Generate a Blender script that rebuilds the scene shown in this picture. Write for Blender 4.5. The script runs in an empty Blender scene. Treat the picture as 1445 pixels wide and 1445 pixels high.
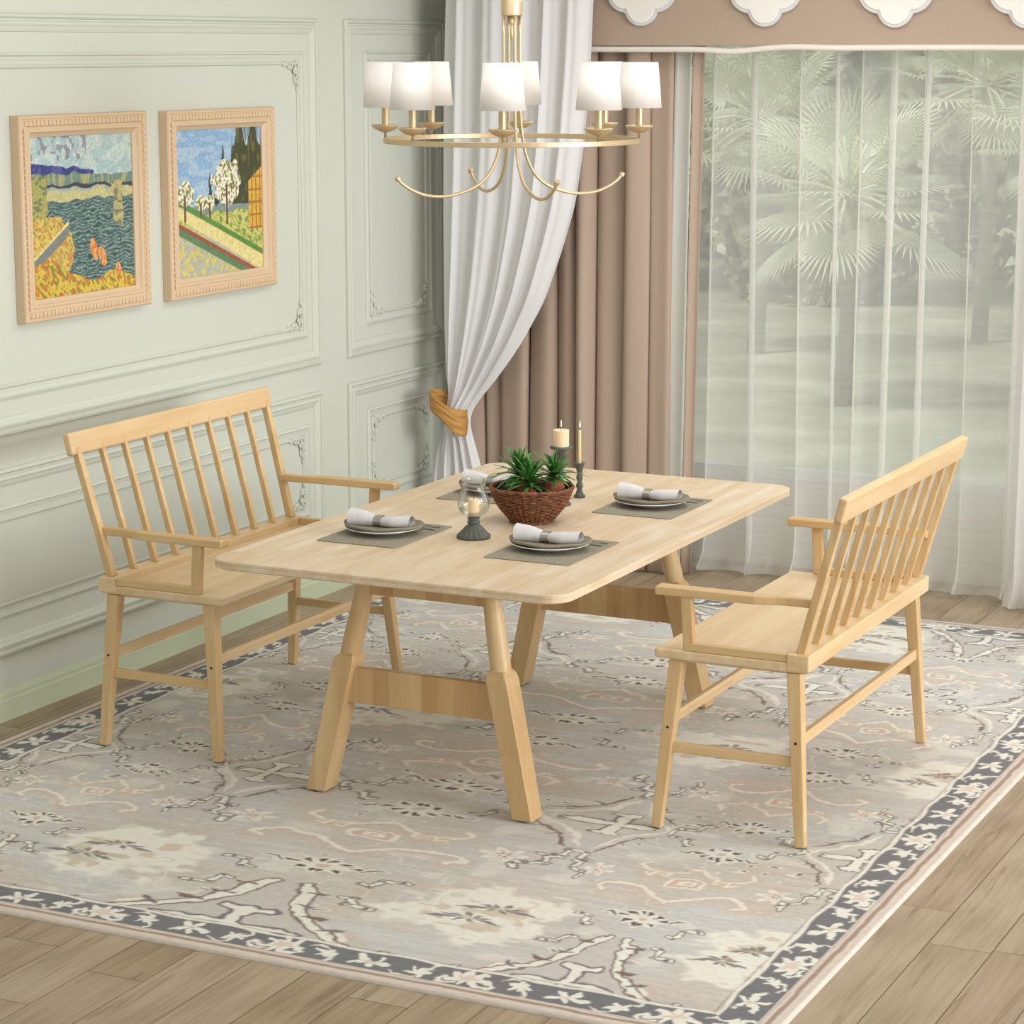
import bpy, bmesh, math, random
import numpy as np
from math import sin, cos, pi, radians, sqrt, atan, atan2
from mathutils import Vector, Matrix

# ---------------------------------------------------------------- camera, world, lights, exposure
SC = bpy.context.scene
COL = SC.collection
CAM_LOC = Vector((3.319, -6.929, 2.244))
FPX = 3440.0
cam_d = bpy.data.cameras.new('camera'); cam = bpy.data.objects.new('camera', cam_d); COL.objects.link(cam)
cam.location = CAM_LOC
cam.rotation_euler = (radians(90 - 10.8206), 0, radians(25.8588))
cam_d.sensor_width = 36; cam_d.lens = 36 * FPX / 1445; cam_d.clip_start = .1; cam_d.clip_end = 200
SC.camera = cam
vs = SC.view_settings
vs.view_transform = 'Standard'; vs.look = 'None'; vs.gamma = 1; vs.use_curve_mapping = False
vs.exposure = -0.07
SC.cycles.transparent_max_bounces = 40
SC.cycles.max_bounces = 10
W = bpy.data.worlds.new('world'); SC.world = W; W.use_nodes = True
W.node_tree.nodes['Background'].inputs[0].default_value = (0.93, 0.965, 1.0, 1)
W.node_tree.nodes['Background'].inputs[1].default_value = 1.0

def area(name, loc, target, sx, sy, power, col=(1, 1, 1)):
    d = bpy.data.lights.new(name, 'AREA'); d.shape = 'RECTANGLE'; d.size = sx; d.size_y = sy
    d.energy = power; d.color = col
    o = bpy.data.objects.new(name, d); COL.objects.link(o); o.location = loc
    o.rotation_euler = (Vector(target) - Vector(loc)).to_track_quat('-Z', 'Y').to_euler()
    return o
area('key_light', (0.50, 1.15, 2.86), (0.35, 0.85, 0.0), 1.5, 1.3, 28, (1.0, 0.995, 0.985))
area('overhead_fill', (0.9, -1.4, 2.86), (0.9, -1.4, 0), 3.4, 3.6, 13, (1.0, 1.0, 1.0))  # unseen fill added under the ceiling, not a fitted lamp
area('right_light', (7.4, -1.4, 2.35), (-1.7, -0.6, 0.4), 4.6, 1.8, 400, (1.0, 1.0, 1.0))
area('front_fill', (0.8, -0.7, 2.87), (-0.1, 2.8, 1.3), 3.2, 0.9, 23, (1.0, 1.0, 1.0))
sun_d = bpy.data.lights.new('sun', 'SUN'); sun_d.energy = 3.3; sun_d.angle = radians(8); sun_d.color = (1, .97, .9)
sun = bpy.data.objects.new('sun', sun_d); COL.objects.link(sun)
sun.rotation_euler = (radians(28), radians(-22), 0)

# ---------------------------------------------------------------- helpers
def lin(c):
    return tuple(((x / 255) / 12.92 if x / 255 <= .04045 else ((x / 255 + .055) / 1.055) ** 2.4) for x in c)
def rgba(c): return (*lin(c), 1.0)

def link(name, me, parent=None, loc=None):
    o = bpy.data.objects.new(name, me); COL.objects.link(o)
    if parent is not None: o.parent = parent
    if loc is not None: o.location = loc
    return o
def tag(o, label=None, cat=None, group=None, kind=None):
    if label: o['label'] = label
    if cat: o['category'] = cat
    if group: o['group'] = group
    if kind: o['kind'] = kind
    return o
def empty(name, loc, label, cat, group=None, rz=0):
    o = bpy.data.objects.new(name, None); COL.objects.link(o); o.empty_display_size = .1
    o.location = loc; o.rotation_euler = (0, 0, rz)
    return tag(o, label, cat, group)
def copy_tree(o, parent=None):
    c = o.copy(); COL.objects.link(c)
    if parent is not None: c.parent = parent
    for ch in list(o.children): copy_tree(ch, c)
    return c

class MB:
    def __init__(s): s.v = []; s.f = []; s.m = []
    def add(s, vs_, fs, mi=0):
        b = len(s.v); s.v += [tuple(p) for p in vs_]
        for f in fs: s.f.append(tuple(b + i for i in f)); s.m.append(mi)
        return s
    def box(s, x0, x1, y0, y1, z0, z1, mi=0):
        v = [(x, y, z) for z in (z0, z1) for y in (y0, y1) for x in (x0, x1)]
        return s.add(v, [(0, 2, 3, 1), (4, 5, 7, 6), (0, 1, 5, 4), (2, 6, 7, 3), (0, 4, 6, 2), (1, 3, 7, 5)], mi)
    def bar(s, p0, p1, w0, d0, w1=None, d1=None, side=(0, 1, 0), mi=0):
        """tapered bar from p0 to p1; w along `side`, d along the third axis"""
        w1 = w0 if w1 is None else w1; d1 = d0 if d1 is None else d1
        p0 = Vector(p0); p1 = Vector(p1); t = (p1 - p0).normalized(); a = Vector(side)
        a = (a - t * a.dot(t)).normalized(); b = t.cross(a)
        v = []
        for p, w, d in ((p0, w0, d0), (p1, w1, d1)):
            for sa, sb in ((-1, -1), (1, -1), (1, 1), (-1, 1)): v.append(p + a * (sa * w / 2) + b * (sb * d / 2))
        return s.add(v, [(3, 2, 1, 0), (4, 5, 6, 7), (0, 1, 5, 4), (1, 2, 6, 5), (2, 3, 7, 6), (3, 0, 4, 7)], mi)
    def lathe(s, prof, n=32, c=(0, 0, 0), mi=0, flute=None, cap=True):
        cx, cy, cz = c; v = []; k = len(prof)
        for i in range(n):
            a = 2 * pi * i / n
            for j, (r, z) in enumerate(prof):
                rr = r * (flute(a, j) if flute else 1)
                v.append((cx + rr * cos(a), cy + rr * sin(a), cz + z))
        f = [(i * k + j, ((i + 1) % n) * k + j, ((i + 1) % n) * k + j + 1, i * k + j + 1) for i in range(n) for j in range(k - 1)]
        b = len(s.v); s.add(v, f, mi)
        if cap:
            if prof[0][0] > 1e-6: s.f.append(tuple(b + i * k for i in reversed(range(n)))); s.m.append(mi)
            if prof[-1][0] > 1e-6: s.f.append(tuple(b + i * k + k - 1 for i in range(n))); s.m.append(mi)
        return s
    def tube(s, pts, r, n=10, mi=0, closed=False):
        pts = [Vector(p) for p in pts]; N = len(pts); v = []
        rs = r if isinstance(r, (list, tuple)) else [r] * N
        up = None
        for i, p in enumerate(pts):
            if closed: t = (pts[(i + 1) % N] - pts[i - 1]).normalized()
            else: t = (pts[min(i + 1, N - 1)] - pts[max(i - 1, 0)]).normalized()
            if up is None:
                up = Vector((0, 0, 1)) if abs(t.z) < .9 else Vector((1, 0, 0))
            up = (up - t * up.dot(t)).normalized(); b = t.cross(up)
            for k in range(n):
                a = 2 * pi * k / n; v.append(p + (up * cos(a) + b * sin(a)) * rs[i])
        f = []
        for i in range(N if closed else N - 1):
            for k in range(n):
                j = (i + 1) % N
                f.append((i * n + k, i * n + (k + 1) % n, j * n + (k + 1) % n, j * n + k))
        b0 = len(s.v); s.add(v, f, mi)
        if not closed:
            s.f.append(tuple(b0 + k for k in reversed(range(n)))); s.m.append(mi)
            s.f.append(tuple(b0 + (N - 1) * n + k for k in range(n))); s.m.append(mi)
        return s
    def grid(s, fn, nu, nv, mi=0):
        v = [fn(i / (nu - 1), j / (nv - 1)) for j in range(nv) for i in range(nu)]
        f = [(j * nu + i, j * nu + i + 1, (j + 1) * nu + i + 1, (j + 1) * nu + i) for j in range(nv - 1) for i in range(nu - 1)]
        return s.add(v, f, mi)
    def prism(s, poly, z0, z1, axis='z', mi=0):
        n = len(poly)
        def P(a, b, h):
            return {'z': (a, b, h), 'y': (a, h, b), 'x': (h, a, b)}[axis]
        v = [P(a, b, z0) for a, b in poly] + [P(a, b, z1) for a, b in poly]
        return s.add(v, [tuple(reversed(range(n))), tuple(range(n, 2 * n))] + [(i, (i + 1) % n, (i + 1) % n + n, i + n) for i in range(n)], mi)
    def build(s, name, mats, parent=None, smooth=False, bevel=0, seg=2, solid=0, sub=0, loc=None):
        me = bpy.data.meshes.new(name); me.from_pydata(s.v, [], s.f); me.update()
        bm = bmesh.new(); bm.from_mesh(me)
        if not solid: bmesh.ops.recalc_face_normals(bm, faces=bm.faces)
        bm.to_mesh(me); bm.free()
        mats = mats if isinstance(mats, (list, tuple)) else [mats]
        for m in mats: me.materials.append(m)
        if len(mats) > 1: me.polygons.foreach_set('material_index', s.m)
        if smooth: me.polygons.foreach_set('use_smooth', [True] * len(me.polygons))
        o = link(name, me, parent, loc)
        if solid:
            md = o.modifiers.new('solid', 'SOLIDIFY'); md.thickness = solid; md.offset = 0
        if bevel:
            md = o.modifiers.new('bevel', 'BEVEL'); md.width = bevel; md.segments = seg; md.limit_method = 'ANGLE'; md.angle_limit = radians(40)
            md.harden_normals = False
        if sub:
            md = o.modifiers.new('sub', 'SUBSURF'); md.levels = sub; md.render_levels = sub
        return o

# ---------------------------------------------------------------- materials
def mat(name, col=(200, 200, 200), rough=.5, metal=0, spec=.5, **k):
    m = bpy.data.materials.new(name); m.use_nodes = True
    b = m.node_tree.nodes['Principled BSDF']
    b.inputs['Base Color'].default_value = rgba(col); b.inputs['Roughness'].default_value = rough
    b.inputs['Metallic'].default_value = metal; b.inputs['Specular IOR Level'].default_value = spec
    for kk, v in k.items(): b.inputs[kk.replace('_', ' ')].default_value = v
    return m
def nodes(m): return m.node_tree.nodes, m.node_tree.links, m.node_tree.nodes['Principled BSDF']
def N(m, t, **k):
    n = m.node_tree.nodes.new(t)
    for kk, v in k.items(): setattr(n, kk, v)
    return n
def math_(m, op, a, b=None, c=None):
    n = N(m, 'ShaderNodeMath', operation=op); L = m.node_tree.links
    for i, x in enumerate((a, b, c)):
        if x is None: continue
        if isinstance(x, (int, float)): n.inputs[i].default_value = x
        else: L.new(x, n.inputs[i])
    return n.outputs[0]
def mixc(m, fac, a, b, blend='MIX'):
    n = N(m, 'ShaderNodeMix', data_type='RGBA', blend_type=blend); L = m.node_tree.links
    for i, x in ((0, fac), (6, a), (7, b)):
        if isinstance(x, (int, float)): n.inputs[i].default_value = x
        elif isinstance(x, tuple): n.inputs[i].default_value = x
        else: L.new(x, n.inputs[i])
    return n.outputs[2]
def noise(m, vec, scale, detail=4, rough=.5, dist=0):
    n = N(m, 'ShaderNodeTexNoise'); n.inputs['Scale'].default_value = scale; n.inputs['Detail'].default_value = detail
    n.inputs['Roughness'].default_value = rough; n.inputs['Distortion'].default_value = dist
    if vec is not None: m.node_tree.links.new(vec, n.inputs['Vector'])
    return n.outputs['Fac']
def ramp(m, fac, stops):
    n = N(m, 'ShaderNodeValToRGB'); e = n.color_ramp.elements
    while len(e) < len(stops): e.new(.5)
    for i, (p, c) in enumerate(stops): e[i].position = p; e[i].color = rgba(c) if len(c) == 3 else c
    m.node_tree.links.new(fac, n.inputs[0]); return n.outputs[0]
def vmath(m, op, a, b):
    n = N(m, 'ShaderNodeVectorMath', operation=op); L = m.node_tree.links
    for i, x in enumerate((a, b)):
        if isinstance(x, tuple): n.inputs[i].default_value = x
        else: L.new(x, n.inputs[i])
    return n.outputs[0]
def bump(m, h, strength=.2, dist=.002):
    n = N(m, 'ShaderNodeBump'); n.inputs['Strength'].default_value = strength; n.inputs['Distance'].default_value = dist
    m.node_tree.links.new(h, n.inputs['Height']); m.node_tree.links.new(n.outputs[0], nodes(m)[2].inputs['Normal'])

def wood(name, axis, cross, width, length=.35, light=(226, 196, 146), dark=(206, 168, 115), rough=.42, contrast=.6):
    """light maple of glued staves: axis = grain, cross = direction the staves lie side by side"""
    m = mat(name, light, rough); nd, L, b = nodes(m)
    tc = N(m, 'ShaderNodeTexCoord'); sp = N(m, 'ShaderNodeSeparateXYZ'); L.new(tc.outputs['Object'], sp.inputs[0])
    A = sp.outputs['XYZ'.index(axis)]; Cc = sp.outputs['XYZ'.index(cross)]
    ci = math_(m, 'FLOOR', math_(m, 'DIVIDE', Cc, width))
    wn = N(m, 'ShaderNodeTexWhiteNoise', noise_dimensions='1D'); L.new(ci, wn.inputs['W'])
    ai = math_(m, 'FLOOR', math_(m, 'ADD', math_(m, 'DIVIDE', A, length), math_(m, 'MULTIPLY', wn.outputs[0], 7.3)))
    cb = N(m, 'ShaderNodeCombineXYZ'); L.new(ci, cb.inputs[0]); L.new(ai, cb.inputs[1])
    w2 = N(m, 'ShaderNodeTexWhiteNoise', noise_dimensions='2D'); L.new(cb.outputs[0], w2.inputs[0])
    sc = [38, 38, 38]; sc['XYZ'.index(axis)] = 2.2
    off = N(m, 'ShaderNodeCombineXYZ'); L.new(w2.outputs[0], off.inputs[0]); L.new(w2.outputs[0], off.inputs[2])
    v = vmath(m, 'MULTIPLY', tc.outputs['Object'], tuple(sc))
    v = vmath(m, 'ADD', v, vmath(m, 'MULTIPLY', off.outputs[0], (9, 9, 9)))
    g = noise(m, v, 1.0, 5, .6, .6)
    sc2 = [9, 9, 9]; sc2['XYZ'.index(axis)] = 1.6
    g2 = noise(m, vmath(m, 'MULTIPLY', tc.outputs['Object'], tuple(sc2)), 1.0, 3, .5, 1.2)
    f = math_(m, 'ADD', math_(m, 'MULTIPLY', g, .45), math_(m, 'MULTIPLY', g2, .55))
    f = math_(m, 'ADD', math_(m, 'MULTIPLY', math_(m, 'SUBTRACT', f, .5), 2.2), .5)
    f = math_(m, 'ADD', math_(m, 'MULTIPLY', f, contrast), math_(m, 'MULTIPLY', w2.outputs[0], 1 - contrast))
    c = ramp(m, f, [(.1, light), (.55, tuple((a + b_) / 2 for a, b_ in zip(light, dark))), (.95, dark)])
    L.new(c, b.inputs['Base Color'])
    return m

M = {}
LT = (234, 221, 200); DK = (206, 173, 130)
M['top'] = wood('maple_staves', 'Y', 'X', .042, .42, LT, DK, .38, .72)
M['board'] = wood('maple_blocks', 'Z', 'X', .055, .9, (220, 190, 143), (184, 142, 92), .42, .45)  # shade and warm bounce light put into this darker maple
M['leg'] = wood('maple_leg', 'Z', 'X', .07, .2, (223, 196, 150), (192, 153, 102), .42, .6)  # leg maple also darkened and warmed to carry shade
M['bseat'] = wood('beech_seat', 'Y', 'X', .05, 2, (229, 209, 174), (208, 176, 132), .4, .7)
M['bz'] = wood('beech_upright', 'Z', 'X', .02, 2, (224, 197, 152), (196, 156, 102), .42, .65)  # uprights deeper in tone: shade and bounce light put into the colour
M['bx'] = wood('beech_crosswise', 'X', 'Y', .02, 2, (224, 197, 152), (196, 156, 102), .42, .65)  # same shaded tone painted into the crosswise parts
M['by'] = wood('beech_lengthwise', 'Y', 'Z', .03, 2, (230, 206, 166), (206, 171, 122), .42, .7)
M['screw'] = mat('screw_steel', (60, 60, 62), .4, .8)
M['wall'] = mat('sage_paint', (206, 210, 199), .55, 0, .3)
M['ceil'] = mat('ceiling_white', (232, 230, 224), .8)
M['gold'] = mat('brushed_gold', (204, 182, 146), .4, .7)
M['wax'] = mat('cream_wax', (240, 214, 178), .5, Subsurface_Weight=.25)
M['wax_tall'] = mat('yellow_wax', (236, 212, 150), .5, Subsurface_Weight=.25)
M['pewter'] = mat('grey_green_metal', (92, 96, 88), .55, .1)
M['china'] = mat('white_china', (238, 238, 236), .2)
M['silver'] = mat('brushed_silver', (190, 188, 182), .3, .9)
M['wick'] = mat('wick', (60, 50, 42), .9)

def fabric(name, col, col2, scale=400, rough=.9, transl=0., bumpy=.2):
    m = mat(name, col, rough, 0, .2); nd, L, b = nodes(m)
    tc = N(m, 'ShaderNodeTexCoord')
    f = noise(m, tc.outputs['Object'], scale, 3, .6)
    c = mixc(m, f, rgba(col), rgba(col2)); L.new(c, b.inputs['Base Color'])
    bump(m, f, bumpy, .001)
    if transl:
        t = N(m, 'ShaderNodeBsdfTranslucent'); L.new(c, t.inputs[0]); mx = N(m, 'ShaderNodeMixShader'); mx.inputs[0].default_value = transl
        L.new(b.outputs[0], mx.inputs[1]); L.new(t.outputs[0], mx.inputs[2]); L.new(mx.outputs[0], nd['Material Output'].inputs[0])
    return m
M['brown'] = fabric('taupe_satin', (186, 165, 148), (180, 159, 142), 300, .6, .06, .05)
M['white_cl'] = fabric('white_voile', (246, 246, 247), (243, 243, 244), 350, .8, .30, .1)
M['hem'] = fabric('cream_cord', (236, 230, 222), (228, 222, 214), 500, .8)
M['band'] = fabric('pale_grey_band', (214, 214, 206), (208, 208, 200), 350, .8, .1)
M['goldsatin'] = fabric('gold_satin', (196, 148, 88), (186, 138, 76), 60, .38, 0, .1)
M['napkin'] = fabric('white_napkin', (218, 217, 218), (208, 207, 208), 600)
def sheer(name, alpha, col):
    m = bpy.data.materials.new(name); m.use_nodes = True; nd, L, b = nodes(m)
    tc = N(m, 'ShaderNodeTexCoord')
    wv = noise(m, vmath(m, 'MULTIPLY', tc.outputs['Object'], (3, 3, 60)), 1.0, 3, .6)
    a = math_(m, 'ADD', math_(m, 'MULTIPLY', math_(m, 'SUBTRACT', wv, .5), .10), alpha)
    d = N(m, 'ShaderNodeBsdfDiffuse'); d.inputs[0].default_value = rgba(col)
    t = N(m, 'ShaderNodeBsdfTranslucent'); t.inputs[0].default_value = rgba(col)
    m1 = N(m, 'ShaderNodeMixShader'); m1.inputs[0].default_value = .5; L.new(d.outputs[0], m1.inputs[1]); L.new(t.outputs[0], m1.inputs[2])
    tr = N(m, 'ShaderNodeBsdfTransparent'); mx = N(m, 'ShaderNodeMixShader'); L.new(a, mx.inputs[0])
    L.new(tr.outputs[0], mx.inputs[1]); L.new(m1.outputs[0], mx.inputs[2]); L.new(mx.outputs[0], nd['Material Output'].inputs[0])
    return m
M['sheer'] = sheer('sheer_voile', .52, (244, 244, 240))
M['bright_fold'] = sheer('bright_fold_voile', .75, (250, 248, 238))  # paler, denser voile that paints bright lines along the folds
M['sheer2'] = sheer('dense_voile', .86, (240, 238, 234))
def linen(name, c1, c2, s=260):
    m = mat(name, c1, .9, 0, .2); nd, L, b = nodes(m)
    tc = N(m, 'ShaderNodeTexCoord'); sp = N(m, 'ShaderNodeSeparateXYZ'); L.new(tc.outputs['Object'], sp.inputs[0])
    h = math_(m, 'MULTIPLY', math_(m, 'SINE', math_(m, 'MULTIPLY', sp.outputs[0], s * 4)), math_(m, 'SINE', math_(m, 'MULTIPLY', sp.outputs[1], s * 4)))
    n_ = noise(m, tc.outputs['Object'], 180, 3)
    f = math_(m, 'ADD', math_(m, 'MULTIPLY', h, .25), n_)
    L.new(ramp(m, f, [(.3, c2), (.65, c1)]), b.inputs['Base Color']); bump(m, h, .4, .001)
    return m
M['mat'] = linen('taupe_linen', (166, 160, 144), (132, 126, 110))
M['cloth'] = linen('khaki_weave', (158, 150, 132), (122, 113, 96), 340)

# ---------------------------------------------------------------- room shell
WX = -1.735; WY = 3.06; CZ = 2.92; FZ = -0.010
rng = random.Random(4)
def vattr(me, name, data, dom='FACE', typ='FLOAT'):
    a = me.attributes.new(name, typ, dom); a.data.foreach_set('value' if typ == 'FLOAT' else 'color', data)

fb = MB(); rnd = []
fb.box(WX - .1, 6.2, -9.5, WY + .2, FZ - .08, FZ - .003); rnd += [0.5] * 6
pw = .1656; i0 = int((WX - .039) / pw) - 1
fixed = {10: -1.14, 9: -.889, -1: -2.234, -2: -2.475, 11: .1, 8: -1.9, 0: -3.1, 1: -2.9}
for i in range(i0, 38):
    x0 = .039 + i * pw; x1 = x0 + pw
    if x1 < WX: continue
    x0 = max(x0, WX)
    y = fixed.get(i, rng.uniform(-1, 1)) - 1.22 * 8
    while y < WY:
        ya = max(y, -9.5); yb = min(y + 1.22, WY + .02)
        if yb > ya + .01:
            g = .0009
            fb.add([(x0 + g, ya + g, FZ), (x1 - g, ya + g, FZ), (x1 - g, yb - g, FZ), (x0 + g, yb - g, FZ)], [(0, 1, 2, 3)], 1); rnd.append(rng.random())
        y += 1.22
mg = mat('floor_gap', (96, 80, 64), .9)
mf = mat('oak_planks', (190, 170, 142), .5, 0, .3); nd, L, b = nodes(mf)
tc = N(mf, 'ShaderNodeTexCoord'); at = N(mf, 'ShaderNodeAttribute', attribute_name='rnd')
off = N(mf, 'ShaderNodeCombineXYZ')
for k_ in range(3): L.new(math_(mf, 'MULTIPLY', at.outputs['Fac'], (37., 11., 5.)[k_]), off.inputs[k_])
pv = vmath(mf, 'ADD', tc.outputs['Object'], off.outputs[0])
g1 = noise(mf, vmath(mf, 'MULTIPLY', pv, (70, 2.4, 1)), 1, 7, .68, .5)
g2 = noise(mf, vmath(mf, 'MULTIPLY', pv, (13, .9, 1)), 1, 4, .55, .8)
wv = N(mf, 'ShaderNodeTexWave', wave_type='RINGS', rings_direction='X'); L.new(vmath(mf, 'MULTIPLY', pv, (11, .5, 1)), wv.inputs[0])
wv.inputs['Scale'].default_value = 2.2; wv.inputs['Distortion'].default_value = 4; wv.inputs['Detail'].default_value = 3
kn = noise(mf, vmath(mf, 'MULTIPLY', pv, (17, 1.0, 1)), 1, 4, .6, 1.3)
f = math_(mf, 'ADD', math_(mf, 'MULTIPLY', g1, .5), math_(mf, 'ADD', math_(mf, 'MULTIPLY', g2, .35), math_(mf, 'MULTIPLY', wv.outputs[1], .10)))
base = ramp(mf, f, [(.30, (154, 138, 116)), (.48, (176, 160, 137)), (.66, (190, 175, 152))])
dk = ramp(mf, kn, [(.60, (255, 255, 255)), (.655, (176, 160, 144)), (.68, (240, 234, 228)), (.74, (200, 186, 172))])
c = mixc(mf, .5, base, dk, 'MULTIPLY')
c = mixc(mf, 1.0, c, ramp(mf, at.outputs['Fac'], [(0, (232, 226, 218)), (1, (255, 255, 255))]), 'MULTIPLY')
L.new(c, b.inputs['Base Color']); bump(mf, g1, .15, .002)
fl = fb.build('floor', [mg, mf]); vattr(fl.data, 'rnd', rnd); tag(fl, kind='structure')

MB().box(WX - .15, WX, -9.5, WY + .15, FZ, CZ).build('wall_left', M['wall']).update_tag()
tag(bpy.data.objects['wall_left'], kind='structure')
MB().box(WX - .15, 6.2, -9.5, WY + .15, CZ, CZ + .12).build('ceiling', M['ceil'])
tag(bpy.data.objects['ceiling'], kind='structure')
# window wall with opening
wx0, wx1, wz0, wz1 = -.78, 3.6, .37, 2.62
wb = MB(); Y0, Y1 = WY, WY + .15
wb.box(WX, wx0, Y0, Y1, FZ, CZ).box(wx1, 6.2, Y0, Y1, FZ, CZ).box(wx0, wx1, Y0, Y1, FZ, wz0).box(wx0, wx1, Y0, Y1, wz1, CZ)
tag(wb.build('wall_back', mat('back_wall_paint', (222, 219, 209), .7)), kind='structure')
wf = mat('window_frame_white', (226, 226, 220), .4)
wn = MB().box(wx0, wx1, Y0 + .03, Y0 + .09, wz0, wz0 + .05).box(wx0, wx1, Y0 + .03, Y0 + .09, wz1 - .05, wz1)
for x in (wx0, wx1 - .05): wn.box(x, x + .05, Y0 + .03, Y0 + .09, wz0 + .05, wz1 - .05)
win = wn.build('window_1', wf, bevel=.004); tag(win, kind='structure')
gl = mat('window_glass', (240, 248, 245), .02, 0, .5)
nd, L, b = nodes(gl); tr = N(gl, 'ShaderNodeBsdfTransparent'); tr.inputs[0].default_value = (.95, .97, .96, 1)
gs = N(gl, 'ShaderNodeBsdfGlossy'); gs.inputs[1].default_value = .03; mx = N(gl, 'ShaderNodeMixShader'); mx.inputs[0].default_value = .05
L.new(tr.outputs[0], mx.inputs[1]); L.new(gs.outputs[0], mx.inputs[2]); L.new(mx.outputs[0], nd['Material Output'].inputs[0])
MB().box(wx0 + .05, wx1 - .05, Y0 + .055, Y0 + .061, wz0 + .05, wz1 - .05).build('window_pane', gl, win)

# baseboard
bp = [(0, FZ), (.018, FZ), (.018, .060), (.013, .066), (.013, .078), (.008, .088), (0, .092)]
bb = MB(); v = [(WX + a, y, z) for y in (-9.5, WY) for a, z in bp]; n = len(bp)
bb.add(v, [(i, i + 1, i + 1 + n, i + n) for i in range(n - 1)])
tag(bb.build('baseboard_left', mat('green_skirting_paint', (196, 206, 178), .55, 0, .3)), kind='structure')

# wall mouldings: mitred profile loops
def loop(mb, ya, yb, za, zb, prof):
    """prof: list of (inset from outer edge, height off the wall)"""
    n = len(prof); v = []
    for (sy, sz, y, z) in ((1, 1, ya, za), (-1, 1, yb, za), (-1, -1, yb, zb), (1, -1, ya, zb)):
        for a, h in prof: v.append((WX + h, y + sy * a, z + sz * a))
    mb.add(v, [(k * n + i, k * n + i + 1, ((k + 1) % 4) * n + i + 1, ((k + 1) % 4) * n + i) for k in range(4) for i in range(n - 1)])
OUT = [(0, 0), (0, .010), (.004, .016), (.012, .018), (.017, .012), (.019, .007), (.024, .007), (.027, .013), (.036, .016), (.044, .011), (.052, .009), (.060, .005), (.062, 0)]
INN = [(0, 0), (.001, .006), (.010, .011), (.014, .005), (.022, .004), (.026, .003), (.0265, .0006), (.040, .0006), (.040, .005), (.044, .009), (.049, .009), (.053, .004), (.053, 0)]
rg = random.Random(8)
def ornament(mb, y, z, sy, sz):
    """raised scroll ornament at an inner corner"""
    def P(a, b_, h): return (WX + h, y + sy * a, z + sz * b_)
    for (ca, cb_, r0, turns, ph) in ((.028, .075, .017, 1.6, 0), (.075, .026, .015, 1.6, 1.5), (.030, .030, .020, 1.3, 3.9), (.048, .050, .011, 1.4, 2.2), (.022, .110, .010, 1.3, .8), (.108, .020, .009, 1.3, 2.8)):
        pts = []; rr = []
        for k in range(15):
            t = k / 14; a = ph + t * turns * 2 * pi; r = r0 * (1 - .82 * t)
            pts.append(P(ca + r * cos(a), cb_ + r * sin(a), .006 + .006 * t)); rr.append(.0052 - .0014 * t)
        mb.tube(pts, rr, 6)
    for (a0, b0, a1, b1) in ((.03, .1, .045, .06), (.1, .02, .055, .04), (.02, .02, .05, .05), (.02, .13, .022, .095), (.13, .02, .095, .022)):
        pts = [P(a0 + (a1 - a0) * t + .006 * sin(t * pi), b0 + (b1 - b0) * t + .006 * sin(t * pi), .005) for t in (0, .25, .5, .75, 1)]
        mb.tube(pts, [.002, .005, .006, .004, .002], 6)
k = 1
for (ya, yb) in ((-2.45, 1.69), (1.908, 2.785)):
    for (za, zb) in ((.962, 2.352), (.214, .852)):
        mb = MB(); loop(mb, ya, yb, za, zb, OUT)
        d = .118 if za > .5 else .128
        ia, ib, ja, jb = ya + .118 if ya > 0 else ya + .16, yb - .118, za + d, zb - .128
        if ya > 0: ia, ib = 2.073, 2.668
        else: ib = 1.585
        loop(mb, ia, ib, ja, jb, INN)
        for yy, sy in ((ia, 1), (ib, -1)):
            for zz, sz in ((ja, 1), (jb, -1)): ornament(mb, yy + sy * .028, zz + sz * .028, sy, sz)
        tag(mb.build('trim_%d' % k, M['wall']), kind='structure'); k += 1

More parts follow.
